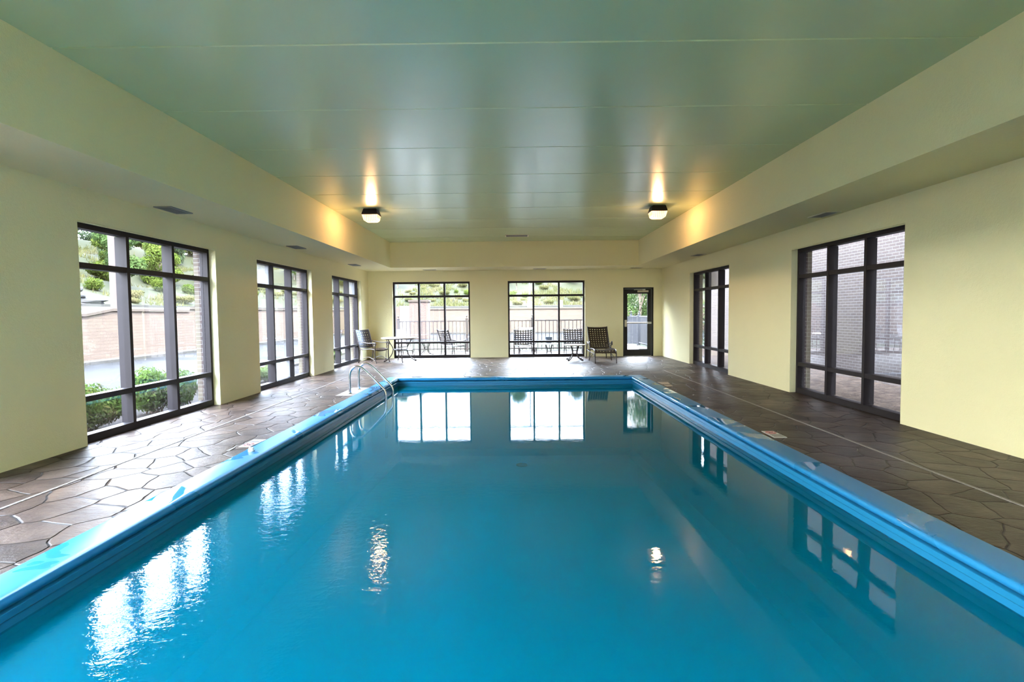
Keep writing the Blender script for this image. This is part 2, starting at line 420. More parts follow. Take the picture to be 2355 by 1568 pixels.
# head trim line over each window: shallow plaster lip
def head_trim(n, axis, inner, sgn, a, b):
    bm = new_bm()
    lo, hi = sorted((inner - sgn * .002, inner + sgn * .03))
    if axis == 'x': box(bm, lo, hi, a - .0, b + .0, WT - .016, WT - .004)
    else: box(bm, a, b, lo, hi, WT - .016, WT - .004)
    structure(obj('trim_%d' % n, bm, M['plaster']))

# ------------------------------------------------------------------ ceiling with panel joints, soffit beams
bm = new_bm()
joints = [1.72, 3.02, 4.327, 5.671, 6.979, 8.307, 9.575, 10.873, 12.181, 13.434, 14.935]
ys = [(YF - .1, ZC)]
for j in joints: ys += [(j - .012, ZC), (j - .006, ZC + .014), (j + .006, ZC + .014), (j + .012, ZC)]
ys += [(YB + .1, ZC)]
SX, SY0, SY1 = 1.5, -2.75, -1.0        # opening for an added skylight behind the camera, brings in fill light
ys = ys[:1] + [(SY0, ZC), (SY1, ZC)] + ys[1:]
xs_ = [XL - .05, -SX, SX, XR + .05]
for i in range(len(ys) - 1):
    for k in range(3):
        if k == 1 and i == 1: continue
        bm.faces.new([bm.verts.new(p) for p in ((xs_[k], *ys[i]), (xs_[k + 1], *ys[i]), (xs_[k + 1], *ys[i + 1]), (xs_[k], *ys[i + 1]))])
for a, b in (((-SX, SY0), (SX, SY0)), ((SX, SY0), (SX, SY1)), ((SX, SY1), (-SX, SY1)), ((-SX, SY1), (-SX, SY0))):
    bm.faces.new([bm.verts.new(p) for p in ((*a, ZC), (*b, ZC), (*b, TOPZ + .25), (*a, TOPZ + .25))])
bmesh.ops.remove_doubles(bm, verts=bm.verts[:], dist=1e-4)
structure(obj('ceiling', bm, M['ceil']), 'green-cream panelled ceiling with cross joints', 'ceiling')
bm = new_bm(); rx0, rx1, ry0, ry1 = XL - TH - .3, XR + TH + .3, YF - TH - .3, YB + TH + .3
box(bm, rx0, rx1, ry0, SY0, TOPZ, TOPZ + .25); box(bm, rx0, rx1, SY1, ry1, TOPZ, TOPZ + .25); box(bm, rx0, -SX, SY0, SY1, TOPZ, TOPZ + .25); box(bm, SX, rx1, SY0, SY1, TOPZ, TOPZ + .25)
structure(obj('roof_slab', bm, M['roof']), 'flat roof slab over the pool room', 'roof')
def beam(name, x0, x1, y0, y1, label):
    bm = new_bm(); box(bm, x0, x1, y0, y1, ZS, ZC + .02)
    structure(obj(name, bm, M['plaster']), label, 'soffit')
beam('trim_1', XL - .02, FXL, YF - .02, YB + .02, 'dropped cream soffit beam along the driveway windows')
beam('trim_2', FXR, XR + .02, YF - .02, YB + .02, 'dropped cream soffit beam along the courtyard windows')
beam('trim_3', FXL, FXR, FYB, YB + .02, 'dropped cream soffit beam over the end wall')
nn = 4
for a, b in LW: head_trim(nn, 'x', XL, -1, a, b); nn += 1
for a, b in RW: head_trim(nn, 'x', XR, 1, a, b); nn += 1

# ------------------------------------------------------------------ pool
PX, PY0, PY1 = 2.46, 1.1, 11.56          # vertical face of the coping
CO = .25                                  # coping width
def loop(bm, d, z):
    return [bm.verts.new(p) for p in ((-PX - d, PY0 - d, z), (PX + d, PY0 - d, z), (PX + d, PY1 + d, z), (-PX - d, PY1 + d, z))]
def sweep(bm, prof):
    loops = [loop(bm, d, z) for d, z in prof]
    for a, b in zip(loops, loops[1:]):
        for k in range(4): bm.faces.new((a[k], a[(k + 1) % 4], b[(k + 1) % 4], b[k]))
    return loops
# deck: floor with a hole for the pool
bm = new_bm()
FX0, FX1, FY0, FY1 = XL - REV - .06, XR + REV + .06, YF - .02, YB + REV + .06
xs = [FX0, -PX - CO, PX + CO, FX1]; yy = [FY0, PY0 - CO, PY1 + CO, FY1]
for i in range(3):
    for j in range(3):
        if i == 1 and j == 1: continue
        bm.faces.new([bm.verts.new(p) for p in ((xs[i], yy[j], 0), (xs[i + 1], yy[j], 0), (xs[i + 1], yy[j + 1], 0), (xs[i], yy[j + 1], 0))])
bmesh.ops.remove_doubles(bm, verts=bm.verts[:], dist=1e-4)
ext = bmesh.ops.extrude_face_region(bm, geom=bm.faces[:])
for v in [g for g in ext['geom'] if isinstance(g, bmesh.types.BMVert)]: v.co.z -= .18
bmesh.ops.recalc_face_normals(bm, faces=bm.faces[:])
structure(obj('floor', bm, M['floor']), 'brown flagstone-patterned stamped concrete pool deck', 'floor')

pool = thing('swimming_pool', 'long blue rectangular swimming pool sunk in the brown deck', 'swimming pool', (0, 0, 0))
bm = new_bm()
prof = [(CO, -.05), (CO, .006), (CO - .004, .010), (CO - .012, .012), (.055, .012)]
for k in range(9):
    a = PI / 2 - k / 8 * PI * .92
    prof.append((.045 - .045 * math.sin((k / 8) * PI * .92), -.024 + .036 * math.cos((k / 8) * PI * .92)))
prof += [(.040, -.062)]
sweep(bm, prof)
cp = obj('coping', bm, M['coping'], pool, True)
bm = new_bm()
sweep(bm, [(.040, -.058), (.010, -.066), (.006, -.070), (.006, -.104), (.012, -.110), (.012, -.162), (.030, -.168), (.030, -.30)])
obj('liner_track', bm, M['track'], pool, True)
bm = new_bm()
def fz(y): return -1.22 - .040 * max(0, y - 1.1)
lt = loop(bm, .028, -.16)
lb = [bm.verts.new((v.co.x * .995, v.co.y, fz(v.co.y) + .12)) for v in lt]
lf = [bm.verts.new((v.co.x * .955, v.co.y + (.12 if v.co.y < 5 else -.12), fz(v.co.y))) for v in lt]
for a, b in ((lt, lb), (lb, lf)):
    for k in range(4): bm.faces.new((a[k], a[(k + 1) % 4], b[(k + 1) % 4], b[k]))
bm.faces.new(lf)
obj('basin', bm, M['liner'], pool)
bm = new_bm(); lathe(bm, [(.11, 0), (.11, .015), (.09, .02), (.02, .02)], 20, (.12, 10.6, fz(10.6)))
obj('main_drain', bm, M['dark'], pool, True)
# water: fine grid, own body
bm = new_bm()
bm.faces.new([bm.verts.new(p) for p in ((-PX - .027, PY0 - .027, -.15), (PX + .027, PY0 - .027, -.15), (PX + .027, PY1 + .027, -.15), (-PX - .027, PY1 + .027, -.15))])
tag(obj('pool_water', bm, M['water'], smooth='keep'), 'still turquoise water filling the long pool', 'water', None, 'stuff')

# ------------------------------------------------------------------ deck drain strips
def strip(x, y0, y1, label):
    bm = new_bm(); box(bm, x - .014, x + .014, y0, y1, -.01, .004)
    for k in range(int((y1 - y0) / .05)):
        box(bm, x - .009, x + .009, y0 + k * .05, y0 + k * .05 + .032, .004, .0055)
    tag(obj('deck_drain', bm, M['drain']), label, 'drain')
strip(-3.66, -2.5, 13.4, 'pale slotted drain strip in the deck beside the driveway windows')
strip(3.48, -2.5, 12.8, 'pale slotted drain strip in the deck beside the courtyard windows')

# ------------------------------------------------------------------ windows
WINFOG = {}
def window(n, axis, inner, sgn, a, b, label, fog=(), WT=WT):
    root = empty_struct('window_%d' % n, label, 'window')
    d0, d1 = REV, REV + FD
    def bx(bm, u0, u1, e0, e1, z0, z1, mi=0):
        lo, hi = sorted((inner + sgn * e0, inner + sgn * e1))
        if axis == 'x': box(bm, lo, hi, u0, u1, z0, z1, mi)
        else: box(bm, u0, u1, lo, hi, z0, z1, mi)
    fw, mw = .050, .052
    bm = new_bm()
    bx(bm, a, a + fw, d0, d1, 0, WT); bx(bm, b - fw, b, d0, d1, 0, WT)
    bx(bm, a + fw, b - fw, d0, d1, 0, .085); bx(bm, a + fw, b - fw, d0, d1, WT - .058, WT)
    bx(bm, a + fw - .002, b - fw + .002, d1 - .03, d1 + .015, .0, .04)
    obj('window_frame', bm, M['bronze'], root)
    w = b - a; cols = [a + w / 3, a + 2 * w / 3]; rows = [.475, 1.915]
    for c in cols:
        bm = new_bm(); bx(bm, c - mw / 2, c + mw / 2, d0, d1, .085, WT - .058); bx(bm, c - .018, c + .018, d1, d1 + .03, .085, WT - .058)
        obj('mullion', bm, M['bronze'], root)
    ed = [a + fw, cols[0], cols[1], b - fw]
    for r in rows:
        bm = new_bm()
        for i in range(3):
            bx(bm, ed[i] + (0 if i == 0 else mw / 2), ed[i + 1] - (0 if i == 2 else mw / 2), d0 + .004, d1 - .004, r - .031, r + .031)
        obj('transom', bm, M['bronze'], root)
    bm = new_bm(); zz = [.085, rows[0], rows[1], WT - .058]
    for i in range(3):
        for j in range(3):
            bx(bm, ed[i], ed[i + 1], d0 + .070, d0 + .078, zz[j], zz[j + 1], 1 if (i, j) in fog else 0)
    obj('glass', bm, [M['glass'], M['fog']], root)
k = 1
llab = ['window far behind the camera on the driveway side', 'window just outside the view on the driveway side', 'largest driveway window with shrubs behind its lower panes', 'middle driveway window with a fogged lower pane', 'driveway window nearest the corner armchair']
for i, (a, b) in enumerate(LW):
    window(k, 'x', XL, -1, a, b, llab[i], {3: ((1, 0), (0, 2)), 4: ((2, 2),)}.get(i, ())); k += 1
blab = ['end-wall window behind the round patio table', 'end-wall window beside the high-backed lounge chair']
for i, (a, b) in enumerate(BW): window(k, 'y', YB, 1, a, b, blab[i]); k += 1
rlab = ['courtyard window just outside the view', 'large courtyard window facing brick wall and mulch', 'narrower-looking courtyard window near the black door']
for i, (a, b) in enumerate(RW): window(k, 'x', XR, 1, a, b, rlab[i], {2: ((1, 2),)}.get(i, ())); k += 1

for i, (a, b) in enumerate(FW): window(k, 'y', YF, -1, a, b, 'unseen tall window added behind the camera for fill light', (), FH_); k += 1
sk = empty_struct('window_%d' % k, 'unseen skylight added behind the camera for fill light', 'skylight')
bm = new_bm()
for x in (-SX, -.03, SX - .06): box(bm, x, x + .06, SY0, SY1, TOPZ + .25, TOPZ + .31)
for y in (SY0, SY1 - .06): box(bm, -SX + .06, SX - .06, y, y + .06, TOPZ + .25, TOPZ + .31)
obj('window_frame', bm, M['bronze'], sk)
bm = new_bm(); box(bm, -SX + .06, SX - .06, SY0 + .06, SY1 - .06, TOPZ + .27, TOPZ + .28); obj('glass', bm, M['glass'], sk)
# ------------------------------------------------------------------ door
d = empty_struct('door_1', 'black framed glass exit door with push bar', 'door')
x0, x1, zt = DOOR; yb = YB + .06
bm = new_bm(); box(bm, x0, x0 + .045, yb, yb + .11, 0, zt); box(bm, x1 - .06, x1, yb, yb + .11, 0, zt); box(bm, x0 + .045, x1 - .06, yb, yb + .11, zt - .04, zt)
obj('door_frame', bm, M['black'], d)
bm = new_bm(); box(bm, x0 + .045, x1 - .06, yb - .01, yb + .13, -.005, .012); obj('threshold', bm, M['alu'], d)
gx0, gx1, gz0, gz1 = 3.523, 4.147, .205, 1.938
la, lb2 = x0 + .05, x1 - .066; ly0, ly1 = yb + .02, yb + .065
bm = new_bm(); box(bm, la, gx0, ly0, ly1, .014, zt - .045); box(bm, gx1, lb2, ly0, ly1, .014, zt - .045)
box(bm, gx0, gx1, ly0, ly1, .014, gz0); box(bm, gx0, gx1, ly0, ly1, gz1, zt - .045)
leaf = obj('door_leaf', bm, M['black'], d)
bm = new_bm(); box(bm, gx0, gx1, ly0 + .018, ly0 + .026, gz0, gz1); obj('glass_pane', bm, M['glass'], leaf)
bm = new_bm(); bbox(bm, 3.45, 4.19, ly0 - .075, ly0 - .045, 1.012, 1.052, .008); box(bm, 4.14, 4.255, ly0 - .085, ly0, 1.0, 1.062)
obj('push_bar', bm, M['alu'], leaf)
bm = new_bm(); bbox(bm, 3.428, 3.492, ly0 - .09, ly0, .915, 1.128, .008); obj('lock_case', bm, M['beige_metal'], leaf)
bm = new_bm(); bbox(bm, 3.835, 4.166, ly0 - .06, ly0, 1.982, 2.038, .006); obj('closer_body', bm, M['beige_metal'], leaf)
bm = new_bm(); tube(bm, [(3.725, ly0 - .02, 2.058), (3.93, ly0 - .075, 2.064), (4.065, ly0 - .045, 2.075)], .012, 8); box(bm, 3.99, 4.07, ly0 - .06, ly0 - .02, 2.04, 2.08)
obj('closer_arm', bm, M['alu'], leaf, True)

# ------------------------------------------------------------------ ceiling lights
def ceiling_light(x, y, label):
    t = thing('ceiling_light', label, 'ceiling light', (x, y, ZC), 0, 'bronze ceiling lights')
    bm = new_bm()
    a, b, h = .125, .158, .105
    v0 = [bm.verts.new((sx * a, sy * a, 0)) for sx, sy in ((-1, -1), (1, -1), (1, 1), (-1, 1))]
    v1 = [bm.verts.new((sx * b, sy * b, -h)) for sx, sy in ((-1, -1), (1, -1), (1, 1), (-1, 1))]
    v2 = [bm.verts.new((sx * b, sy * b, -h - .012)) for sx, sy in ((-1, -1), (1, -1), (1, 1), (-1, 1))]
    for p, q in ((v0, v1), (v1, v2)):
        for k in range(4): bm.faces.new((p[k], p[(k + 1) % 4], q[(k + 1) % 4], q[k]))
    bm.faces.new(v0)
    bmesh.ops.bevel(bm, geom=bm.edges[:], offset=.006, segments=2, affect='EDGES')
    obj('housing', bm, M['bronze'], t)
    bm = new_bm()
    lv = []
    for hw, z in ((.150, -.1175), (.146, -.15), (.128, -.215), (.098, -.240)):
        lv.append([bm.verts.new((sx * hw, sy * hw, z)) for sx, sy in ((-1, -1), (1, -1), (1, 1), (-1, 1))])
    for p, q in zip(lv, lv[1:]):
        for k in range(4): bm.faces.new((p[k], p[(k + 1) % 4], q[(k + 1) % 4], q[k]))
    bm.faces.new(lv[-1][::-1])
    bmesh.ops.bevel(bm, geom=bm.edges[:], offset=.008, segments=2, affect='EDGES')
    o = obj('lamp_lens', bm, M['lens'], t); o['label'] = 'glowing prismatic glass lens'
    ld = bpy.data.lights.new('lamp_bulb', 'POINT'); ld.energy = 11; ld.color = (1, .56, .28); ld.shadow_soft_size = .085
    lo = bpy.data.objects.new('lamp_bulb', ld); COL.objects.link(lo); lo.parent = t; lo.location = (0, 0, -.178)
ceiling_light(-2.80, 10.95, 'glowing bronze ceiling light nearer the driveway windows')
ceiling_light(2.83, 10.90, 'glowing bronze ceiling light nearer the courtyard windows')

# ------------------------------------------------------------------ vents
def vent(x, y, z, w, l, label, fm, group='soffit air vents'):
    t = thing('air_vent', label, 'vent', (x, y, z), 0, group)
    bm = new_bm(); fr = .028
    box(bm, -w / 2, -w / 2 + fr, -l / 2, l / 2, -.012, 0); box(bm, w / 2 - fr, w / 2, -l / 2, l / 2, -.012, 0)
    box(bm, -w / 2 + fr, w / 2 - fr, -l / 2, -l / 2 + fr, -.012, 0); box(bm, -w / 2 + fr, w / 2 - fr, l / 2 - fr, l / 2, -.012, 0)
    obj('frame', bm, fm, t)
    bm = new_bm(); box(bm, -w / 2 + fr, w / 2 - fr, -l / 2 + fr, l / 2 - fr, -.003, 0); obj('duct', bm, M['dark'], t)
    bm = new_bm()
    if l >= w:
        n = max(3, int((w - 2 * fr) / .022))
        for i in range(n):
            xx = -w / 2 + fr + (i + .5) * (w - 2 * fr) / n; box(bm, xx - .004, xx + .006, -l / 2 + fr, l / 2 - fr, -.010, -.003)
    else:
        n = max(3, int((l - 2 * fr) / .022))
        for i in range(n):
            y_ = -l / 2 + fr + (i + .5) * (l - 2 * fr) / n; box(bm, -w / 2 + fr, w / 2 - fr, y_ - .004, y_ + .006, -.010, -.003)
    obj('louvres', bm, M['ventgrey'], t)
vent(-4.30, 7.02, ZS, .22, .46, 'soffit air vent above the largest driveway window', M['ventgrey'])
vent(-4.29, 10.92, ZS, .22, .46, 'soffit air vent above the middle driveway window', M['ventgrey'])
vent(-4.29, 14.87, ZS, .22, .46, 'soffit air vent above the driveway window nearest the corner', M['ventgrey'])
vent(4.37, 7.83, ZS, .22, .46, 'soffit air vent above the large courtyard window', M['ventcream'])
vent(4.38, 13.15, ZS, .22, .46, 'soffit air vent above the courtyard window near the door', M['ventcream'])
vent(-2.54, 16.72, ZS, .40, .20, 'soffit air vent over the window behind the patio table', M['ventcream'])
vent(.78, 16.72, ZS, .40, .20, 'soffit air vent over the window by the lounge chair', M['ventcream'])
vent(3.70, 16.72, ZS, .36, .20, 'soffit air vent over the black door', M['ventcream'])
vent(.09, 14.74, ZC, .62, .34, 'grey air vent in the panelled ceiling near the end beam', M['ventcream'], None)

# ------------------------------------------------------------------ deck markers
def marker(name, corners, label, mat, mirror, decor=True, cat='pool marker'):
    bm = new_bm(); z0, z1 = .0005, .006
    a = [bm.verts.new((x, y, z0)) for x, y in corners]; b = [bm.verts.new((x, y, z1)) for x, y in corners]
    for k in range(4): bm.faces.new((a[k], a[(k + 1) % 4], b[(k + 1) % 4], b[k]))
    bm.faces.new(a[::-1]); bm.faces.new(b)
    t = thing(name, label, cat, (0, 0, 0))
    obj('tile', bm, mat, t)
    if not decor: return t
    c = [Vector((x, y, 0)) for x, y in corners]
    def uv(u, v): # u across, v along
        p = c[0] * (1 - u) * (1 - v) + c[1] * u * (1 - v) + c[2] * u * v + c[3] * (1 - u) * v
        return (p.x, p.y, z1 + .001)
    bm = new_bm()
    ring = [uv(.5 + .40 * math.cos(q * PI / 12), .27 + .17 * math.sin(q * PI / 12)) for q in range(25)]
    tube(bm, ring, .0034, 5)
    tube(bm, [uv(.24, .15), uv(.76, .39)], .003, 5)
    obj('prohibition_ring', bm, M['ink_red'], t)
    bm = new_bm()
    def poly(pts):
        f = bm.faces.new([bm.verts.new(uv(*p)) for p in pts]); 
    # diver figure inside the ring: body, arms, head
    poly([(.22, .36), (.30, .30), (.58, .22), (.70, .19), (.72, .22), (.62, .27), (.36, .335), (.27, .38)])
    r = bmesh.ops.extrude_face_region(bm, geom=bm.faces[:])
    for v in [g for g in r['geom'] if isinstance(g, bmesh.types.BMVert)]: v.co.z -= .0012
    obj('diver_pictogram', bm, M['ink_black'], t)
    for v in (.56, .70, .84):   # worn lettering rows
        bm = new_bm(); u = .12
        while u < .86:
            poly([(u, v), (u + .07, v), (u + .07, v + .075), (u, v + .075)]); u += .105
        r = bmesh.ops.extrude_face_region(bm, geom=bm.faces[:])
        for q in [g for g in r['geom'] if isinstance(g, bmesh.types.BMVert)]: q.co.z -= .0012
        obj('lettering', bm, M['ink_black'], t)
    return t
marker('deck_marker', [(-2.862, 5.61), (-2.742, 5.61), (-2.722, 5.94), (-2.862, 5.945)], 'white no-diving tile beside the driveway-side pool edge', M['tile_white'], 0)
marker('deck_marker', [(2.772, 6.149), (2.905, 6.144), (2.902, 5.824), (2.765, 5.83)], 'white no-diving tile beside the courtyard-side pool edge', M['tile_white'], 1)
marker('deck_marker', [(-2.905, 5.45), (-2.872, 5.45), (-2.878, 5.58), (-2.909, 5.58)], 'small grey depth tile next to the white no-diving tile', M['drain'], 0, False)
marker('deck_marker', [(2.772, 10.60), (2.96, 10.59), (2.92, 10.32), (2.772, 10.30)], 'plain beige tile by the pool corner nearest the door', M['tile_beige'], 0, False)
marker('deck_marker', [(2.772, 10.18), (2.90, 10.20), (2.88, 10.0), (2.772, 9.97)], 'chipped beige tile just before the plain beige one', M['tile_beige'], 0, False)
t = thing('coping_fitting', 'white ribbed plastic fitting standing on the blue coping', 'pool fitting', (-2.628, 5.40, .012))
bm = new_bm(); lathe(bm, [(.030, 0), (.031, .010), (.026, .013)], 20); obj('flange', bm, M['white_plastic'], t, True)
bm = new_bm()
prof = [(.024, .013), (.024, .030), (.020, .036), (.005, .037)]; lathe(bm, prof, 24)
for k in range(10):
    a = 2 * PI * k / 10; tube(bm, [(.024 * math.cos(a), .024 * math.sin(a), .014), (.024 * math.cos(a), .024 * math.sin(a), .031)], .003, 5)
obj('cap', bm, M['white_plastic'], t, True)

# ------------------------------------------------------------------ pool grab rails
def rail(y, dx, label):
    t = thing('grab_rail', label, 'grab rail', (-2.852 + dx, y, 0), 0, 'stainless pool grab rails')
    pts = [(0, 0, .002), (0, 0, .15), (0, 0, .30), (.022, 0, .395), (.075, 0, .452), (.142, 0, .470), (.208, 0, .446), (.275, 0, .390), (.40, 0, .268), (.555, 0, .105), (.598, 0, .048), (.618, 0, -.02), (.620, 0, -.10), (.620, 0, -.5), (.615, 0, -.78)]
    bm = new_bm(); tube(bm, crom(pts, 6), .0195, 14); obj('rail_tube', bm, M['steel'], t, True)
    bm = new_bm(); lathe(bm, [(.036, .001), (.036, .006), (.026, .014), (.021, .016)], 24); obj('anchor_flange', bm, M['steel'], t, True)
rail(9.44, 0, 'stainless steel grab rail at the pool edge nearer the camera')
rail(9.99, 0, 'stainless steel grab rail at the pool edge farther from the camera')
bm = new_bm(); box(bm, -3.03, -2.715, 9.20, 10.22, -.01, .0005); tag(obj('anchor_pad', bm, M['slab']), 'smooth grey concrete pad under the grab rails', 'concrete pad')

# ------------------------------------------------------------------ furniture
def scroll(c, r0, turns, plane_x, plane_z, start=PI / 2, sgn=-1, n=22):
    out = []
    for i in range(n + 1):
        f = i / n; a = start + sgn * f * turns * 2 * PI; r = r0 * (1 - .68 * f)
        out.append(Vector(c) + Vector(plane_x) * (r * math.cos(a)) + Vector(plane_z) * (r * math.sin(a)))
    return out
def weave(bm, f, nu, nv, wu, wv):
    """woven straps on surface f(u,v): nu straps along v, nv straps along u"""
    for i in range(nu):
        u = (i + .5) / nu
        pts = [Vector(f(u, j / 16)) for j in range(17)]
        ribbon(bm, pts, Vector(f(min(1, u + .05), .5)) - Vector(f(max(0, u - .05), .5)), wu, .005)
    for j in range(nv):
        v = (j + .5) / nv
        pts = [Vector(f(i / 16, v)) for i in range(17)]
        ribbon(bm, pts, Vector(f(.5, min(1, v + .03))) - Vector(f(.5, max(0, v - .03))), wv, .008)
def armchair(name, label, loc, rz, strap, group, W=.54, seat_h=.38, back_top=.93, back_lean=.16, open_weave=False, cat='armchair'):
    """front = local -y, origin under the seat centre"""
    t = thing(name, label, cat, loc, rz, group)
    h = W / 2; yr, yf = .28, -.28
    for s in (-1, 1):
        bm = new_bm()
        tube(bm, crom([(s * h, yr + .06, 0), (s * h, yr + .02, .16), (s * h, yr, seat_h), (s * h, yr + back_lean * .35, seat_h + .22), (s * h, yr + back_lean, back_top - .015), (s * h, yr + back_lean + .03, back_top)], 5), .0135, 8)
        obj('rear_post', bm, M['iron'], t, True)
        bm = new_bm()
        tube(bm, crom([(s * (h + .015), yf - .05, 0), (s * (h + .01), yf - .015, .08), (s * (h + .01), yf + .005, .25), (s * (h + .01), yf, seat_h), (s * (h + .01), yf - .005, .50)], 5), .0145, 8)
        obj('front_leg', bm, M['iron'], t, True)
        bm = new_bm()
        arm = crom([(s * h, yr + .06, seat_h + .235), (s * (h + .01), .12, .585), (s * (h + .01), -.05, .565), (s * (h + .01), -.20, .572), (s * (h + .01), -.27, .585)], 5)
        arm += scroll((s * (h + .01), -.27, .535), .05, 1.35, (0, -1, 0), (0, 0, 1), PI / 2 - .25, -1)
        tube(bm, arm, .0125, 8); obj('arm', bm, M['iron'], t, True)
    bm = new_bm()
    tube(bm, [(-h, yr, seat_h), (h, yr, seat_h)], .011, 8); tube(bm, crom([(-h, yf, seat_h - .0), (-h * .4, yf, seat_h - .03), (h * .4, yf, seat_h - .03), (h, yf, seat_h)], 5), .012, 8)
    for s in (-1, 1): tube(bm, crom([(s * h, yr, seat_h), (s * h, .12, seat_h + .005), (s * h, -.12, seat_h + .025), (s * h, yf, seat_h)], 5), .012, 8)
    obj('seat_frame', bm, M['iron'], t, True)
    for s in (-1, 1):
        bm = new_bm(); tube(bm, crom([(s * h, yr + .05, .06), (s * h * .96, .1, .15), (s * h * .95, -.06, .17), (s * (h), yf - .02, .07)], 5), .008, 6)
        obj('stretcher', bm, M['iron'], t, True)
    zb = seat_h + .05
    def fb(u, v):
        z = zb + (back_top - zb) * v; k = (z - seat_h) / (back_top - seat_h)
        return ((u - .5) * (W - .01), yr + back_lean * (k ** 1.25) + .05 * math.sin(PI * u) * .7, z - .012 * math.sin(PI * u))
    bm = new_bm(); weave(bm, fb, 7, 7 if not open_weave else 7, .052 if not open_weave else .036, .052 if not open_weave else .036)
    tube(bm, [fb(i / 10, 0) for i in range(11)], .010, 6); tube(bm, [fb(i / 10, 1) for i in range(11)], .010, 6)
    obj('back_straps', bm, strap, t)
    def fs(u, v): return ((u - .5) * W, yf + (yr - yf) * v, seat_h - .035 * math.sin(PI * u) * math.sin(PI * min(1, v + .15)) + .02 * math.sin(PI * (1 - v)))
    bm = new_bm(); weave(bm, fs, 7, 7, .055, .055); obj('seat_straps', bm, strap, t)
    return t
armchair('armchair', 'dark strap-woven armchair with scrolled arms in the corner', (-4.0, 15.612, 0), math.radians(62.6), M['strap'], None)

def lounge_chair(name, label, loc, rz, strap, group=None):
    t = thing(name, label, 'lounge chair', loc, rz, group)   # front -y, origin beneath arm posts
    h = .285; SH = .345
    for s in (-1, 1):
        bm = new_bm(); tube(bm, crom([(s * (h + .02), .80, 0), (s * (h + .01), .76, .18), (s * (h + .0), .74, .36), (s * h, .66, .50)], 5), .014, 8); obj('rear_leg', bm, M['iron'], t, True)
        bm = new_bm(); tube(bm, crom([(s * (h + .035), 0, 0), (s * (h + .02), .0, .1), (s * (h + .01), 0, .30), (s * (h + .01), -.02, .46)], 5), .015, 8); obj('arm_post', bm, M['iron'], t, True)
        bm = new_bm(); tube(bm, crom([(s * h, -.97, 0), (s * h, -.94, .12), (s * h, -.92, .27), (s * h, -.86, .335), (s * h, -.70, .365), (s * h, -.3, .36), (s * h, .02, SH)], 5), .0145, 8); obj('front_leg', bm, M['iron'], t, True)
        bm = new_bm(); tube(bm, crom([(s * h, .02, SH), (s * h, .22, .48), (s * h, .50, .80), (s * h, .585, .935), (s * (h + .005), .62, .945)], 5), .0135, 8); obj('back_post', bm, M['iron'], t, True)
        bm = new_bm(); arm = crom([(s * (h), .66, .505), (s * (h + .015), .45, .50), (s * (h + .03), .2, .47), (s * (h + .03), .05, .505), (s * (h + .03), -.06, .545)], 5)
        arm += scroll((s * (h + .03), -.08, .49), .055, 1.3, (0, -1, 0), (0, 0, 1), PI / 2, -1)
        tube(bm, arm, [.0135] * (len(arm) - 15) + [.017] * 15, 8); ao = obj('arm', bm, M['iron'], t, True); bm = new_bm(); lathe(bm, [(.005, -.028), (.022, -.02), (.03, 0), (.022, .02), (.005, .028)], 12, (s * (h + .03), -.08, .49), .75, 1)
        obj('arm_knob', bm, M['iron'], ao, True)
    bm = new_bm(); tube(bm, [(-h, -.92, .285), (h, -.92, .285)], .013, 8); tube(bm, [(-h, .02, SH), (h, .02, SH)], .012, 8)
    tube(bm, [(-h - .02, .74, .26), (h + .02, .74, .26)], .010, 8)
    for s in (-1, 1): tube(bm, [(s * h, -.90, .255), (s * (h + .01), 0, .255), (s * h, .74, .265)], .009, 8)
    obj('seat_frame', bm, M['iron'], t, True)
    for s in (-1, 1):
        bm = new_bm(); tube(bm, crom([(s * h, -.95, .06), (s * h * .9, -.45, .20), (s * h * .9, -.30, .20), (s * (h + .03), .0, .08)], 5), .008, 6)
        obj('stretcher', bm, M['iron'], t, True)
    def fb(u, v):
        c = [(.02, .375), (.20, .48), (.48, .78), (.585, .938)]
        lens = [math.dist(c[k_], c[k_ + 1]) for k_ in range(3)]; q = v * sum(lens); i = 0
        while i < 2 and q > lens[i]: q -= lens[i]; i += 1
        f = q / lens[i]
        y = c[i][0] * (1 - f) + c[i + 1][0] * f; z = c[i][1] * (1 - f) + c[i + 1][1] * f
        return ((u - .5) * (2 * h - .01), y + .05 * math.sin(PI * u), z - .018 * math.sin(PI * u))
    bm = new_bm(); weave(bm, fb, 8, 11, .045, .043)
    tube(bm, [fb(i / 10, 0) for i in range(11)], .011, 6); tube(bm, [fb(i / 10, 1) for i in range(11)], .011, 6)
    obj('back_straps', bm, strap, t)
    def fs(u, v): return ((u - .5) * 2 * h, -.90 + .92 * v, .345 + .03 * math.sin(PI * min(1, v * 1.2 + .05)) - .035 * math.sin(PI * u) - .05 * max(0, .12 - v) / .12)
    bm = new_bm(); weave(bm, fs, 7, 11, .058, .052); obj('seat_straps', bm, strap, t)
    return t
lounge_chair('lounge_chair', 'dark high-backed strap-woven lounge chair beside the black door', (2.44, 15.62, 0), math.radians(0), M['strap'])

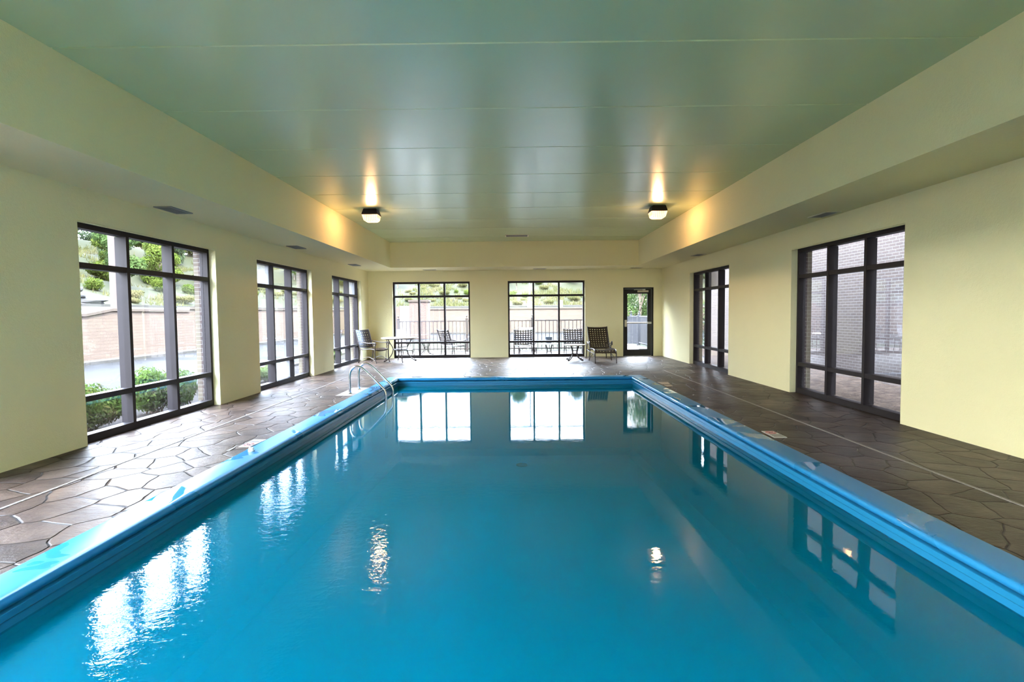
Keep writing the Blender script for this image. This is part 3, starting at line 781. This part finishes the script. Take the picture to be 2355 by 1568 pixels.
def scroll_foot(p, ang, r=.025):
    dx, dy = math.cos(ang), math.sin(ang)
    return scroll((p[0], p[1], p[2] + r), r, 1.0, (dx, dy, 0), (0, 0, 1), -PI / 2, 1, 10)
def round_table(label, loc, rz):
    t = thing('patio_table', label, 'table', loc, rz)
    bm = new_bm(); lathe(bm, [(.50, .668), (.53, .672), (.537, .684), (.53, .697), (.51, .700), (.01, .701)], 48); obj('tabletop', bm, M['tabletop'], t, True)
    bm = new_bm(); lathe(bm, [(.43, .650), (.44, .650), (.44, .668), (.43, .668)], 32); obj('apron_ring', bm, M['iron'], t, True)
    for k in range(4):
        a = k * PI / 2; ca, sa = math.cos(a), math.sin(a)
        def rp(r, z, s=0): return (r * ca - s * sa, r * sa + s * ca, z)
        bm = new_bm()
        pts = crom([rp(.345, .662), rp(.29, .55), rp(.215, .42), rp(.20, .34), rp(.235, .22), rp(.32, .10), rp(.41, .03), rp(.445, .012)], 5) + scroll_foot(rp(.445, .0), a, .022)
        tube(bm, pts, .0125, 8)
        tube(bm, crom([rp(.375, .662), rp(.385, .45), rp(.40, .25), rp(.415, .04)], 4), .008, 6)
        obj('leg', bm, M['iron'], t, True)
    bm = new_bm(); ring = [(.2 * math.cos(i * PI / 14), .2 * math.sin(i * PI / 14), .345) for i in range(29)]
    tube(bm, ring, .013, 8); lathe(bm, [(.195, .336), (.195, .342), (.01, .343)], 28); obj('lower_shelf', bm, M['iron'], t, True)
    return t
round_table('round pale-topped patio table with curved metal legs', (-3.33, 15.95, 0), math.radians(-70))

def side_table(label, loc, rz, group=None):
    t = thing('side_table', label, 'side table', loc, rz, group)
    bm = new_bm(); lathe(bm, [(.285, .425), (.302, .430), (.308, .443), (.300, .454), (.01, .456)], 40); obj('tabletop', bm, M['tabletop'], t, True)
    for k in range(4):
        a = PI / 4 + k * PI / 2; ca, sa = math.cos(a), math.sin(a)
        def rp(r, z): return (r * ca, r * sa, z)
        bm = new_bm(); pts = crom([rp(.16, .425), rp(.125, .36), rp(.095, .28), rp(.09, .20), rp(.12, .12), rp(.19, .05), rp(.26, .012), rp(.275, .010)], 5) + scroll_foot(rp(.275, 0), a, .024)
        tube(bm, pts, .015, 8); obj('leg', bm, M['iron'], t, True)
    for z, r in ((.28, .095), (.19, .092)):
        bm = new_bm()
        q = [(r * math.cos(PI / 4 + i * PI / 2), r * math.sin(PI / 4 + i * PI / 2), z) for i in range(5)]
        for p, s in zip(q, q[1:]): tube(bm, [p, s], .007, 6)
        obj('leg_tie', bm, M['iron'], t, True)
    return t
side_table('low round pale-topped side table beside the lounge chair indoors', (1.73, 15.78, 0), 0)

# ------------------------------------------------------------------ patio outside the end wall
GZ = -.09
GO = 'strap-woven patio chairs outdoors'
armchair('patio_chair', 'dark open-weave patio chair outside, behind the bucket table', (.28, 18.05, GZ), PI, M['strap'], GO, .58, .40, .93, .15, True, 'patio chair')
armchair('patio_chair', 'dark open-weave patio chair outside, behind the low indoor side table', (1.96, 18.05, GZ), PI - .22, M['strap'], GO, .58, .40, .94, .17, True, 'patio chair')
armchair('patio_chair', 'patio chair turned sideways outside the round table window', (-2.02, 18.15, GZ), math.radians(138), M['strap'], GO, .54, .40, .94, .17, True, 'patio chair')
lounge_chair('patio_lounge_chair', 'sunlit pale strap lounge chair outside behind the round table', (-3.95, 18.7, GZ), math.radians(22), M['strap_sunlit'], GO)
lounge_chair('patio_lounge_chair', 'sunlit pale strap lounge chair peeking over a dark patio chair', (.46, 19.6, GZ), 0, M['strap_sunlit'], GO)
side_table('low side table on the patio carrying a grey-blue bucket', (1.14, 18.15, GZ), 0, 'patio side tables')
side_table('low empty side table on the patio, seen past the round table', (-3.18, 19.75, GZ), .4, 'patio side tables')
rt = round_table('round pale-topped table on the patio behind the wall pier', (-1.02, 18.35, GZ), .3)
t = thing('bucket', 'grey-blue plastic bucket on the low patio table', 'bucket', (1.13, 18.15, GZ + .457))
bm = new_bm(); lathe(bm, [(.105, 0), (.112, .02), (.118, .19), (.124, .20), (.124, .21), (.112, .21), (.105, .03), (.01, .025)], 28); obj('body', bm, M['bucket'], t, True)
bm = new_bm(); lathe(bm, [(.119, .10), (.122, .105), (.122, .125), (.119, .13)], 28); obj('band', bm, M['galv'], t, True)

# fence
def fence(name, label, p0, p1, hgt, posts, pitch, group, finial=True, mat=None, post_w=.045):
    mat = mat or M['fence']
    p0 = Vector((*p0, GZ)); p1 = Vector((*p1, GZ)); d = p1 - p0; ln = d.length; ang = math.atan2(d.y, d.x)
    t = thing(name, label, 'fence', p0, ang, group)
    for z in (hgt, .12):
        bm = new_bm(); box(bm, 0, ln, -.02, .02, z - .045, z); obj('rail', bm, mat, t)
    proto = None
    n = int(ln / pitch)
    for i in range(n):
        if proto is None:
            bm = new_bm(); box(bm, -.012, .012, -.012, .012, .04, hgt - .01); proto = obj('picket', bm, mat, t); o = proto
        else:
            o = proto.copy(); COL.objects.link(o); o.parent = t
        o.location = ((i + .5) * ln / n, 0, 0)
    for x in posts:
        bm = new_bm(); box(bm, x - post_w, x + post_w, -post_w, post_w, 0, hgt + .07); box(bm, x - post_w - .012, x + post_w + .012, -post_w - .012, post_w + .012, hgt + .07, hgt + .09)
        po = obj('post', bm, mat, t)
        if finial:
            bm = new_bm(); tube(bm, [(x, 0, hgt + .088), (x, 0, hgt + .15)], .014, 8); lathe(bm, [(.004, -.035), (.028, -.02), (.036, 0), (.028, .02), (.004, .035)], 10, (x, 0, hgt + .18))
            obj('finial', bm, mat, po, True)
FH = 1.20
fence('metal_fence', 'dark metal picket fence across the patio behind both windows', (-4.6, 21.5), (3.55, 21.35), FH, [.07, 2.75, 5.30, 8.08], .15, 'patio fences')
fence('metal_fence', 'dark metal picket fence running away beside the path beyond the door', (5.62, 20.9), (5.62, 26.6), FH + .1, [.05, 2.0, 3.9, 5.6], .10, 'patio fences', mat=M['galv'])
t = thing('metal_gate', 'grey solid mesh gate seen through the door glass', 'gate', (4.80, 24.2, GZ))
bm = new_bm()
for x in (0, .62): box(bm, x - .03, x + .03, -.03, .03, 0, 1.32)
box(bm, 0, .62, -.02, .02, 1.22, 1.28); box(bm, 0, .62, -.02, .02, .08, .13)
obj('gate_frame', bm, M['galv'], t)
bm = new_bm()
for i in range(14): box(bm, .04 + i * .04, .072 + i * .04, -.008, .008, .13, 1.22)
obj('gate_slats', bm, M['galv'], t)

# ------------------------------------------------------------------ ground outside
def slab(name, x0, x1, y0, y1, z, mat, label, cat, th=.25):
    bm = new_bm(); box(bm, x0, x1, y0, y1, z - th, z)
    return structure(obj(name, bm, mat), label, cat)
OX = XL - TH; OXR = XR + TH; OY = YB + TH
slab('patio', -5.6, 6.2, OY, 21.0, GZ, M['concrete'], 'pale concrete patio outside the end wall', 'patio')
slab('footpath', 4.1, 5.5, 21.0, 30, GZ, M['concrete'], 'pale concrete path leading away from the door', 'path')
slab('mulch_border', -5.6, 4.1, 21.0, 21.75, GZ - .01, M['mulch_dimmed'], 'brown mulch border at the fence foot', 'mulch')
slab('lawn_strip', -5.6, 4.1, 21.75, 29.0, GZ - .01, M['lawn'], 'green lawn strip beyond the fence', 'lawn')
slab('lawn_side', 5.5, 30, 21.0, 43, GZ - .02, M['lawn'], 'lawn beside the path', 'lawn')
slab('planting_bed', -6.35, OX, YF - 8, OY + 3.6, GZ - .01, M['mulch_dimmed'], 'mulched planting bed outside the driveway windows', 'planting bed')
slab('kerb_bed', -6.50, -6.35, YF - 8, OY + 3.6, GZ + .05, M['kerb'], 'low kerb beside the planting bed', 'kerb')
slab('driveway_near', -13.4, -6.5, -40, 4.5, GZ - .05, M['concrete'], 'unseen near driveway made pale to bounce light indoors', 'driveway')  # pale surface added to throw light up at ceiling and right fascia
slab('driveway', -13.4, -6.5, 4.5, 43.0, GZ - .05, M['asphalt'], 'grey asphalt driveway outside the windows', 'driveway')
slab('driveway_end', -6.5, 30, 29.15, 42.4, GZ - .055, M['asphalt'], 'grey asphalt driveway behind the patio', 'driveway')
slab('kerb_lawn', -6.5, 4.1, 29.0, 29.15, GZ + .05, M['kerb'], 'pale kerb between lawn and asphalt', 'kerb')
slab('ground_near', -60, -13.4, -40, 7.9, GZ - .1, M['concrete'], 'unseen ground beyond the near driveway, made pale to bounce light', 'forecourt')  # unseen lawn coloured as pale concrete to add bounce light
slab('kerb_wall', -14.0, -13.4, 8, 43, GZ + .04, M['kerb'], 'pale kerb at the foot of the driveway wall', 'kerb')
slab('kerb_wall_end', -13.4, 30, 42.4, 43, GZ + .04, M['kerb'], 'pale kerb at the foot of the far wall', 'kerb')
slab('lawn_fill', -6.5, -5.6, OY + 3.6, 29.0, GZ - .02, M['lawn'], 'lawn by the driveway corner', 'lawn')
slab('courtyard_bed', OXR, 7.46, -2, 22, GZ, M['mulch'], 'brown wood-chip mulch in the brick courtyard', 'mulch')
slab('forecourt', -6, 10, -30, YF - TH, GZ, M['concrete'], 'pale forecourt behind the camera', 'forecourt')
# hotel wing
bm = new_bm(); box(bm, 7.46, 16, -3, 21.6, -.2, 15)
structure(obj('hotel_wing', bm, M['brick']), 'grey-brown brick hotel wing beyond the courtyard windows', 'building')
# retaining walls
def ret(name, pts, mat, label, th=.45):
    """pts: list (x,y,ztop) path, wall thickness outwards to the left of travel"""
    bm = new_bm(); rows = []
    for i, (x, y, z) in enumerate(pts):
        d = Vector((pts[min(i + 1, len(pts) - 1)][0] - pts[max(i - 1, 0)][0], pts[min(i + 1, len(pts) - 1)][1] - pts[max(i - 1, 0)][1], 0)).normalized()
        n = Vector((-d.y, d.x, 0)) * th
        rows.append([bm.verts.new(p) for p in ((x, y, -.4), (x, y, z), (x + n.x, y + n.y, z), (x + n.x, y + n.y, -.4))])
    for a, b in zip(rows, rows[1:]):
        for k in range(4): bm.faces.new((a[k], a[(k + 1) % 4], b[(k + 1) % 4], b[k]))
    bm.faces.new(rows[0]); bm.faces.new(rows[-1][::-1])
    root = structure(obj(name, bm, mat), label, 'retaining wall')
    bm = new_bm(); rows = []
    for i, (x, y, z) in enumerate(pts):
        d = Vector((pts[min(i + 1, len(pts) - 1)][0] - pts[max(i - 1, 0)][0], pts[min(i + 1, len(pts) - 1)][1] - pts[max(i - 1, 0)][1], 0)).normalized()
        n = Vector((-d.y, d.x, 0)); a = Vector((x, y, 0)) - n * .05; b = Vector((x, y, 0)) + n * (th + .04)
        rows.append([bm.verts.new(p) for p in ((a.x, a.y, z), (a.x, a.y, z + .09), (b.x, b.y, z + .09), (b.x, b.y, z))])
    for a, b in zip(rows, rows[1:]):
        for k in range(4): bm.faces.new((a[k], a[(k + 1) % 4], b[(k + 1) % 4], b[k]))
    bm.faces.new(rows[0]); bm.faces.new(rows[-1][::-1])
    obj('coping_course', bm, M['capstone'], root)
M['capstone'] = simple('capstone', (.036, .027, .021), .9, 0, .2, .2, 3)
ret('retaining_wall_side', [(-14, 6.5, 1.40), (-14, 17.9, 1.40), (-14, 19.1, 1.58), (-14, 23.6, 1.56), (-14, 23.65, 1.68), (-14, 43, 1.72)], M['block'], 'tan block retaining wall along the driveway')
ret('retaining_wall_end', [(-14, 43, 1.74), (32, 43, 1.66)], M['block'], 'tan block retaining wall across the far driveway')

# hillside terrain
def hill_d(x, y):
    a, b = -14.45 - x, y - 43.45
    if a > 0 and b > 0: return math.hypot(a, b)
    return max(a, b)
def hz(x, y):
    d = max(0, hill_d(x, y)); base = 1.60 + .045 * min(d, 10)
    if d > 12.5: base += (d - 12.5) * .30 - max(0, d - 36) * .22
    n = math.sin(x * .21 + 1.3) * math.cos(y * .17) * .5 + math.sin(x * .53 - y * .41) * .25
    return base + n * min(1, max(0, (d - 12) / 12)) * 1.3
bm = new_bm(); grid = {}
step = 1.6
gx = [-14.45 - k * step for k in range(0, 42)][::-1] + [-14.45 + k * step for k in range(1, 42)]
gy = [43.45 - k * 1.6 for k in range(0, 23)][::-1] + [43.45 + k * step for k in range(1, 36)]
for i, x in enumerate(gx):
    for j, y in enumerate(gy):
        if hill_d(x, y) >= -.001: grid[i, j] = bm.verts.new((x, y, hz(x, y)))
for i in range(len(gx) - 1):
    for j in range(len(gy) - 1):
        q = [grid.get(k) for k in ((i, j), (i + 1, j), (i + 1, j + 1), (i, j + 1))]
        if all(q):
            f = bm.faces.new(q); c = f.calc_center_median(); f.smooth = True
            f.material_index = 0 if hill_d(c.x, c.y) < 12.4 else 1
structure(obj('hillside', bm, [M['lawn'], M['meadow']], smooth='keep'), 'grassy hillside rising behind the retaining walls', 'hill')
# pale road edge on the slope
bm = new_bm(); rows = []
path = [(-14.45 - 8, y) for y in range(8, 40, 4)] + [(-14.45 - 8 * math.cos(a), 43.45 + 8 * math.sin(a)) for a in [k * PI / 16 for k in range(0, 9)]] + [(x, 51.45) for x in range(-10, 45, 4)]
for i, (x, y) in enumerate(path):
    a = path[max(i - 1, 0)]; b = path[min(i + 1, len(path) - 1)]; d = Vector((b[0] - a[0], b[1] - a[1], 0)).normalized(); n = Vector((-d.y, d.x, 0))
    rows.append([bm.verts.new((x + n.x * s, y + n.y * s, hz(x, y) + z)) for s, z in ((-.25, -.1), (-.25, .13), (.8, .16), (.8, -.1))])
for a, b in zip(rows, rows[1:]):
    for k in range(4): bm.faces.new((a[k], a[(k + 1) % 4], b[(k + 1) % 4], b[k]))
structure(obj('kerb_hill', bm, M['kerb']), 'pale road kerb running along the hillside lawn', 'kerb')

# ------------------------------------------------------------------ plants
def foliage_mesh(name, blobs, n, size, mat, seed, aspect=.5, shell=.55, droop=.2):
    rr = random.Random(seed); bm = bmesh.new()
    tot = sum(b[3] * b[4] * b[5] for b in blobs)
    for (cx, cy, cz, rx, ry, rz) in blobs:
        for _ in range(int(n * rx * ry * rz / tot)):
            while True:
                p = Vector((rr.uniform(-1, 1), rr.uniform(-1, 1), rr.uniform(-1, 1)))
                if p.length <= 1 and p.length > shell * rr.random() ** .5: break
            nrm = (p.normalized() + Vector((rr.gauss(0, .5), rr.gauss(0, .5), rr.gauss(.35, .5)))).normalized()
            c = Vector((cx + p.x * rx, cy + p.y * ry, cz + p.z * rz)); s = size * rr.uniform(.6, 1.3)
            u = nrm.cross(Vector((rr.gauss(0, 1), rr.gauss(0, 1), rr.gauss(0, .6)))); u.normalize(); w = nrm.cross(u) * aspect
            tip = u * s - Vector((0, 0, droop * s))
            bm.faces.new([bm.verts.new(q) for q in (c - u * s, c - u * s * .1 + w * s * .8, c + tip, c - u * s * .1 - w * s * .8)])
    me = bpy.data.meshes.new(name); bm.to_mesh(me); bm.free(); me.materials.append(mat); return me
def stem_mesh(name, stems, mat):
    bm = bmesh.new()
    for pts, r in stems: tube(bm, pts, r, 7)
    me = bpy.data.meshes.new(name); bm.to_mesh(me); bm.free(); me.materials.append(mat)
    for p in me.polygons: p.use_smooth = True
    return me
def plant(name, label, cat, loc, fm, sm, group=None, rz=0, s=1, stem_name='stem', fol='foliage'):
    t = thing(name, label, cat, loc, rz, group); t.scale = (s, s, s)
    for n_, me in ((fol, fm), (stem_name, sm)):
        o = bpy.data.objects.new(n_, me); COL.objects.link(o); o.parent = t
    return t
def shrub_meshes(seed, w, l, h, n, size, mat):
    rr = random.Random(seed)
    bl = []
    for k in range(9): bl.append((rr.uniform(-w * .55, w * .55), rr.uniform(-l * .6, l * .6), h * rr.uniform(.35, .72), w * .5, l * .45, h * .30))
    bl.append((0, 0, h * .4, w * .8, l * .85, h * .38))
    st = [(crom([(rr.uniform(-.08, .08), rr.uniform(-.15, .15), -.05), (b[0] * .6, b[1] * .6, b[2] * .5), (b[0], b[1], b[2])], 3), .012) for b in bl]
    return foliage_mesh('shrub_foliage', bl, n, size, mat, seed), stem_mesh('shrub_stems', st, M['bark'])
for (y, w, l, h, lab, sd) in ((6.88, .46, .80, .62, 'broad leafy green shrub under the near panes of the largest window', 1), (8.24, .46, .48, .76, 'tall leafy shrub with red-tinged tips at the middle of the largest window', 2), (9.0, .30, .23, .62, 'small twiggy shrub by the far end of the largest window', 3), (12.15, .34, .45, .42, 'low green shrub outside the middle driveway window', 4), (16.2, .34, .45, .45, 'low green shrub outside the corner driveway window', 5)):
    fm, sm = shrub_meshes(sd, w, l, h, int(11000 * l), .034, M['leaf_bush'])
    plant('garden_shrub', lab, 'shrub', (-5.48, y, GZ), fm, sm, 'shrubs in the bed outside')
# courtyard hedge near the far right, tree beyond the door
fm, sm = shrub_meshes(9, .9, .9, 2.0, 2200, .10, M['leaf_a']); plant('garden_shrub', 'tall green bush at the end of the brick wing', 'shrub', (7.7, 22.9, GZ), fm, sm, None)
def tree_meshes(seed, hgt, cr, n, size, mat, low=.28):
    rr = random.Random(seed); bl = []
    for k in range(13):
        a = rr.uniform(0, 2 * PI); f = rr.random(); z = hgt * (low + (1 - low) * .9 * f); q = cr * (1 - .75 * abs(f - .35)) * rr.uniform(.25, .75)
        bl.append((q * math.cos(a), q * math.sin(a), z, cr * rr.uniform(.35, .52), cr * rr.uniform(.35, .52), hgt * rr.uniform(.10, .17)))
    st = [(crom([(0, 0, -.4), (.05, .03, hgt * .3), (-.05, .08, hgt * .6), (0, 0, hgt * .85)], 4), [.035 * hgt * .5 * (1 - .9 * i / 12) + .01 for i in range(13)])]
    for b in bl[:7]: st.append((crom([(0, 0, hgt * .28), (b[0] * .5, b[1] * .5, b[2] * .8), (b[0], b[1], b[2])], 3), .03))
    return foliage_mesh('tree_crown', bl, n, size, mat, seed, .6), stem_mesh('tree_trunk', st, M['bark'])
fm, sm = tree_meshes(21, 5.2, 1.9, 9000, .075, M['leaf_a'], .22)
plant('leafy_tree', 'dense leafy green tree framed in the door glass', 'tree', (7.1, 31.2, GZ), fm, sm, None, 0, 1, 'trunk', 'crown')
protos = [tree_meshes(31, 6.5, 2.3, 8000, .14, M['leaf_a'], .2), tree_meshes(32, 6.0, 2.2, 7600, .14, M['leaf_c'], .18), tree_meshes(33, 4.8, 2.1, 7200, .13, M['leaf_b'], .1)]
TL = ['mid green tree on the hill crest outside the windows', 'dull blue-green tree on the hill crest outside the windows', 'bushy yellow-green tree on the hillside']
rr = random.Random(5)
spots = []
def far_enough(x, y, r, lst): return all((x - a) ** 2 + (y - b) ** 2 > (r + c) ** 2 for a, b, c in lst)
taken = [(17.5, 80, 11), (-28.2, 30.5, 9.2), (-15.2, 20.9, 1), (7.1, 31.2, 3)]
for k in range(2500):
    if len(spots) >= 95: break
    if k % 2: x, y = -14.45 - rr.uniform(17, 36), rr.uniform(14, 80)
    else: x, y = rr.uniform(-26, 30), 43.45 + rr.uniform(20, 40)
    kd = rr.choice((0, 0, 1, 1, 2)); sc_ = rr.uniform(.75, 1.2); r_ = 2.7 * min(1, sc_)
    if y > 43.45 and k % 2 == 0: sc_ = min(sc_, (1.35 + .115 * y - hz(x, y)) / 6.0)
    if sc_ < .4 or hill_d(x, y) < 16.5 or not far_enough(x, y, r_, taken): continue
    taken.append((x, y, r_)); spots.append(1)
    plant('hill_tree', TL[kd], 'tree', (x, y, hz(x, y) - .1), protos[kd][0], protos[kd][1], 'hill trees ' + ('mid green', 'blue-green', 'yellow-green')[kd], rr.uniform(0, 6.28), sc_, 'trunk', 'crown')
sp = [shrub_meshes(41, 1.1, 1.1, 1.5, 3000, .085, M['leaf_b']), shrub_meshes(42, 1.3, 1.3, 1.2, 3000, .085, M['leaf_straw']), shrub_meshes(43, 1.0, 1.0, 1.7, 3000, .085, M['leaf_c'])]
SL = ['bright yellow-green bush in the hillside meadow', 'straw coloured bushy clump in the hillside meadow', 'dull green bush in the hillside meadow']
cnt = 0
for k in range(1500):
    if cnt >= 130: break
    if k % 2: x, y = -14.45 - rr.uniform(13.5, 25), rr.uniform(11, 62)
    else: x, y = rr.uniform(-30, 22), 43.45 + rr.uniform(13.5, 28)
    kd = rr.choice((0, 0, 1, 1, 2)) if k % 2 else rr.choice((0, 1, 1, 1)); sc_ = rr.uniform(.45, 1.1) if k % 2 else rr.uniform(.3, .6); r_ = 1.6 * sc_
    if hill_d(x, y) < 13.2 or not far_enough(x, y, r_, taken): continue
    taken.append((x, y, r_)); cnt += 1
    plant('hill_shrub', SL[kd], 'bush', (x, y, hz(x, y) - .1), sp[kd][0], sp[kd][1], 'hill bushes ' + ('yellow-green', 'straw', 'dull green')[kd], rr.uniform(0, 6.28), sc_)
# meadow grass as stuff
bm = bmesh.new()
for k in range(60000):
    if k % 2: x, y = -14.45 - rr.uniform(12.6, 30), rr.uniform(9.5, 70)
    elif k % 4: x, y = rr.uniform(-12, 12), 43.45 + rr.uniform(12.6, 26)
    else: x, y = rr.uniform(-40, 24), 43.45 + rr.uniform(12.6, 30)
    if hill_d(x, y) < 12.5 or not far_enough(x, y, .35, taken): continue
    z = hz(x, y); h = rr.uniform(.18, .5); a = rr.uniform(0, 6.28); w = rr.uniform(.025, .06); lx, ly = rr.gauss(0, .18), rr.gauss(0, .18)
    bm.faces.new([bm.verts.new(p) for p in ((x - w * math.cos(a), y - w * math.sin(a), z - .05), (x + w * math.cos(a), y + w * math.sin(a), z - .05), (x + lx, y + ly, z + h))])
me = bpy.data.meshes.new('meadow_grass'); bm.to_mesh(me); bm.free(); me.materials.append(M['leaf_straw'])
o = bpy.data.objects.new('meadow_grass', me); COL.objects.link(o); tag(o, 'tall pale meadow grass over the hillside', 'grass', None, 'stuff')
# rock bank
bm = new_bm(); bmesh.ops.create_icosphere(bm, subdivisions=5, radius=1)
for v in bm.verts:
    n_ = v.co.copy(); q = .12 * math.sin(n_.x * 9 + n_.z * 13) + .10 * math.sin(n_.y * 17 + n_.z * 7) + .06 * math.sin(n_.z * 31 + n_.x * 11)
    v.co = Vector((n_.x * 1.6, n_.y * 6.5, n_.z * 1.25)) * (1 + q)
    v.co.z = max(v.co.z, hz(v.co.x - 28.2, v.co.y + 30.5) - .03 - (hz(-28.2, 30.5) - .25))
o = obj('rock_bank', bm, M['rock'], smooth=False); o.location = (-28.2, 30.5, hz(-28.2, 30.5) - .25)
tag(o, 'grey rocky bank on the hillside beside the utility pole', 'rock')
# utility pole
t = thing('utility_pole', 'weathered brown utility pole above the driveway wall', 'utility pole', (-15.2, 20.9, hz(-15.2, 20.9) - .1))
bm = new_bm(); tube(bm, [(0, 0, 0), (-.02, 0, 3), (-.05, 0, 8.5)], [.125, .115, .09], 14); obj('shaft', bm, M['pole'], t, True)
bm = new_bm(); box(bm, -.95, .85, -.05, .05, 7.7, 7.82); obj('crossarm', bm, M['pole'], t)
# lamp post with yellow base + bollard
t = thing('lamp_post', 'thin grey lamp post on a yellow base across the hill lawn', 'lamp post', (1.42, 50.4, hz(1.42, 50.4) - .05))
bm = new_bm(); lathe(bm, [(.22, 0), (.22, .60), (.19, .64), (.02, .65)], 18); obj('base', bm, M['yellow'], t, True)
bm = new_bm(); tube(bm, [(0, 0, .6), (0, 0, 7)], [.075, .05], 10); obj('shaft', bm, M['galv'], t, True)
bm = new_bm(); bbox(bm, -.25, .55, -.15, .15, 6.95, 7.1, .03); obj('lamp_head', bm, M['galv'], t)
t = thing('bollard', 'short pale yellow bollard on the hill lawn', 'bollard', (4.25, 50.4, hz(4.25, 50.4) - .05))
bm = new_bm(); lathe(bm, [(.20, 0), (.20, .62), (.17, .68), (.02, .70)], 18); obj('body', bm, M['yellow'], t, True)
bm = new_bm(); lathe(bm, [(.202, .40), (.206, .41), (.206, .50), (.202, .51)], 18); obj('band', bm, M['white_plastic'], t, True)
# brick enclosure with pale gate panel
t = thing('brick_enclosure', 'pale red brick service enclosure by the driveway corner', 'enclosure', (-6.48, 34, GZ - .06))
bm = new_bm(); box(bm, 0, 1.15, 0, .9, 0, 2.30); obj('pier', bm, M['brick_red'], t)
bm = new_bm(); box(bm, -.06, 1.21, -.06, .96, 2.30, 2.42); obj('capping', bm, M['capstone'], t)
bm = new_bm(); box(bm, -.62, 0, .12, .24, .05, 2.05); obj('gate_panel', bm, M['pale_panel'], t)
bm = new_bm(); box(bm, -.34, -.24, .08, .12, .70, 1.35)
obj('panel_grille', bm, M['ventgrey'], t)
bm = new_bm(); box(bm, -2.6, -.62, .0, .35, 0, 2.0); obj('side_wall', bm, M['brick_red'], t)
# far pale building (its reflection fills the door's reflection)
t = thing('far_building', 'tall pale building beyond the tree outside the door', 'building', (17.0, 76, hz(17, 76) - 6))
bm = new_bm(); box(bm, -5, 6, 0, 9, 0, 26); obj('facade', bm, M['facade'], t)
for z in (15.6, 17.6, 20.6):
    for x in (-2.4, -.6, 2.0):
        bm = new_bm(); box(bm, x, x + 1.2, -.06, .05, z, z + 1.0); obj('window', bm, M['facade_glass'], t)

# ------------------------------------------------------------------ camera
F, PT, YW, RL = 1264.63, .0493, -.0045, .0096
def w2(v):   # camera-frame (right, forward, up) to world
    X, Y, Z = v
    c, s = math.cos(PT), math.sin(PT); Y, Z = c * Y + s * Z, -s * Y + c * Z
    c, s = math.cos(YW), math.sin(YW); X, Y = c * X + s * Y, -s * X + c * Y
    return Vector((X, Y, Z))
r0, f0, u0 = w2((1, 0, 0)), w2((0, 1, 0)), w2((0, 0, 1))
c, s = math.cos(RL), math.sin(RL)
Rv, Uv = c * r0 - s * u0, s * r0 + c * u0
cam = bpy.data.cameras.new('camera'); co = bpy.data.objects.new('camera', cam); COL.objects.link(co)
co.matrix_world = Matrix(((Rv.x, Uv.x, -f0.x, 0), (Rv.y, Uv.y, -f0.y, 0), (Rv.z, Uv.z, -f0.z, 1.35), (0, 0, 0, 1)))
cam.sensor_fit = 'HORIZONTAL'; cam.sensor_width = 36; cam.lens = 36 * F / 2355; cam.clip_start = .05; cam.clip_end = 400
sc.camera = co

# ------------------------------------------------------------------ light
SKY_FILL, SKY_FAR, SKY_SIDE = 9.0, 7.3, 1.2
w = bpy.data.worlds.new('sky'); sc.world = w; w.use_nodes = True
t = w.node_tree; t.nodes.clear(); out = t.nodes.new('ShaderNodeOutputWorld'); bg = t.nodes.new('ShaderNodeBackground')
tc = t.nodes.new('ShaderNodeTexCoord'); mp = t.nodes.new('ShaderNodeMapping'); mp.inputs['Scale'].default_value = (1, 1, 2.2)
L(t, tc.outputs['Generated'], mp.inputs[0])
n = noise(t, mp.outputs[0], 2.6, 6, .6)
sx = t.nodes.new('ShaderNodeSeparateXYZ'); L(t, tc.outputs['Generated'], sx.inputs[0])
def sstep(v, a, b, lo, hi):
    m = t.nodes.new('ShaderNodeMapRange'); m.interpolation_type = 'SMOOTHSTEP'
    for k_, q in zip((1, 2, 3, 4), (a, b, lo, hi)): m.inputs[k_].default_value = q
    L(t, v, m.inputs[0]); return m.outputs[0]
X_, Y_, Z_ = sx.outputs
# cool cloudy sky; low warm glow on the left added to light the right wall
cool = ramp(t, n.outputs['Fac'], [(.40, (.42, .58, .95)), (.54, (.84, .90, .99)), (.8, (.93, .95, .98))])
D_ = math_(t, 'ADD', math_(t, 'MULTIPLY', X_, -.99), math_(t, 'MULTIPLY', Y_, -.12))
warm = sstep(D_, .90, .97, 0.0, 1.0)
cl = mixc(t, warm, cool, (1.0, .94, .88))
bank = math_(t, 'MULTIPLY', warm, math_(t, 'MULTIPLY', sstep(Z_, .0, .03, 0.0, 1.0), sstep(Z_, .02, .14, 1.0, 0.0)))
side = math_(t, 'MULTIPLY', sstep(X_, -.8, -.2, SKY_SIDE, 0.0), sstep(Z_, .2, .45, 0.0, 1.0))
dome = math_(t, 'MULTIPLY', sstep(Z_, .12, .5, .26, 1.0), SKY_FAR)      # dull near the horizon, bright overhead
st_ = math_(t, 'ADD', math_(t, 'ADD', math_(t, 'MULTIPLY', bank, SKY_FILL), side), dome)
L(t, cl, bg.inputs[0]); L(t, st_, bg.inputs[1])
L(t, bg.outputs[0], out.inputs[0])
sd = bpy.data.lights.new('sun', 'SUN'); sd.energy = 4.5; sd.angle = math.radians(1.0); sd.color = (1, .95, .86)
so = bpy.data.objects.new('sun', sd); COL.objects.link(so)
so.rotation_euler = Vector((-.50, .55, -1.0)).to_track_quat('-Z', 'Y').to_euler()

sc.view_settings.view_transform = 'Standard'; sc.view_settings.look = 'None'; sc.view_settings.exposure = 3.25; sc.view_settings.gamma = 1.0
sc.cycles.max_bounces = 10; sc.cycles.diffuse_bounces = 6; sc.cycles.glossy_bounces = 4; sc.cycles.transparent_max_bounces = 24
sc.cycles.sample_clamp_indirect = 8
sc.cycles.caustics_reflective = False; sc.cycles.caustics_refractive = False
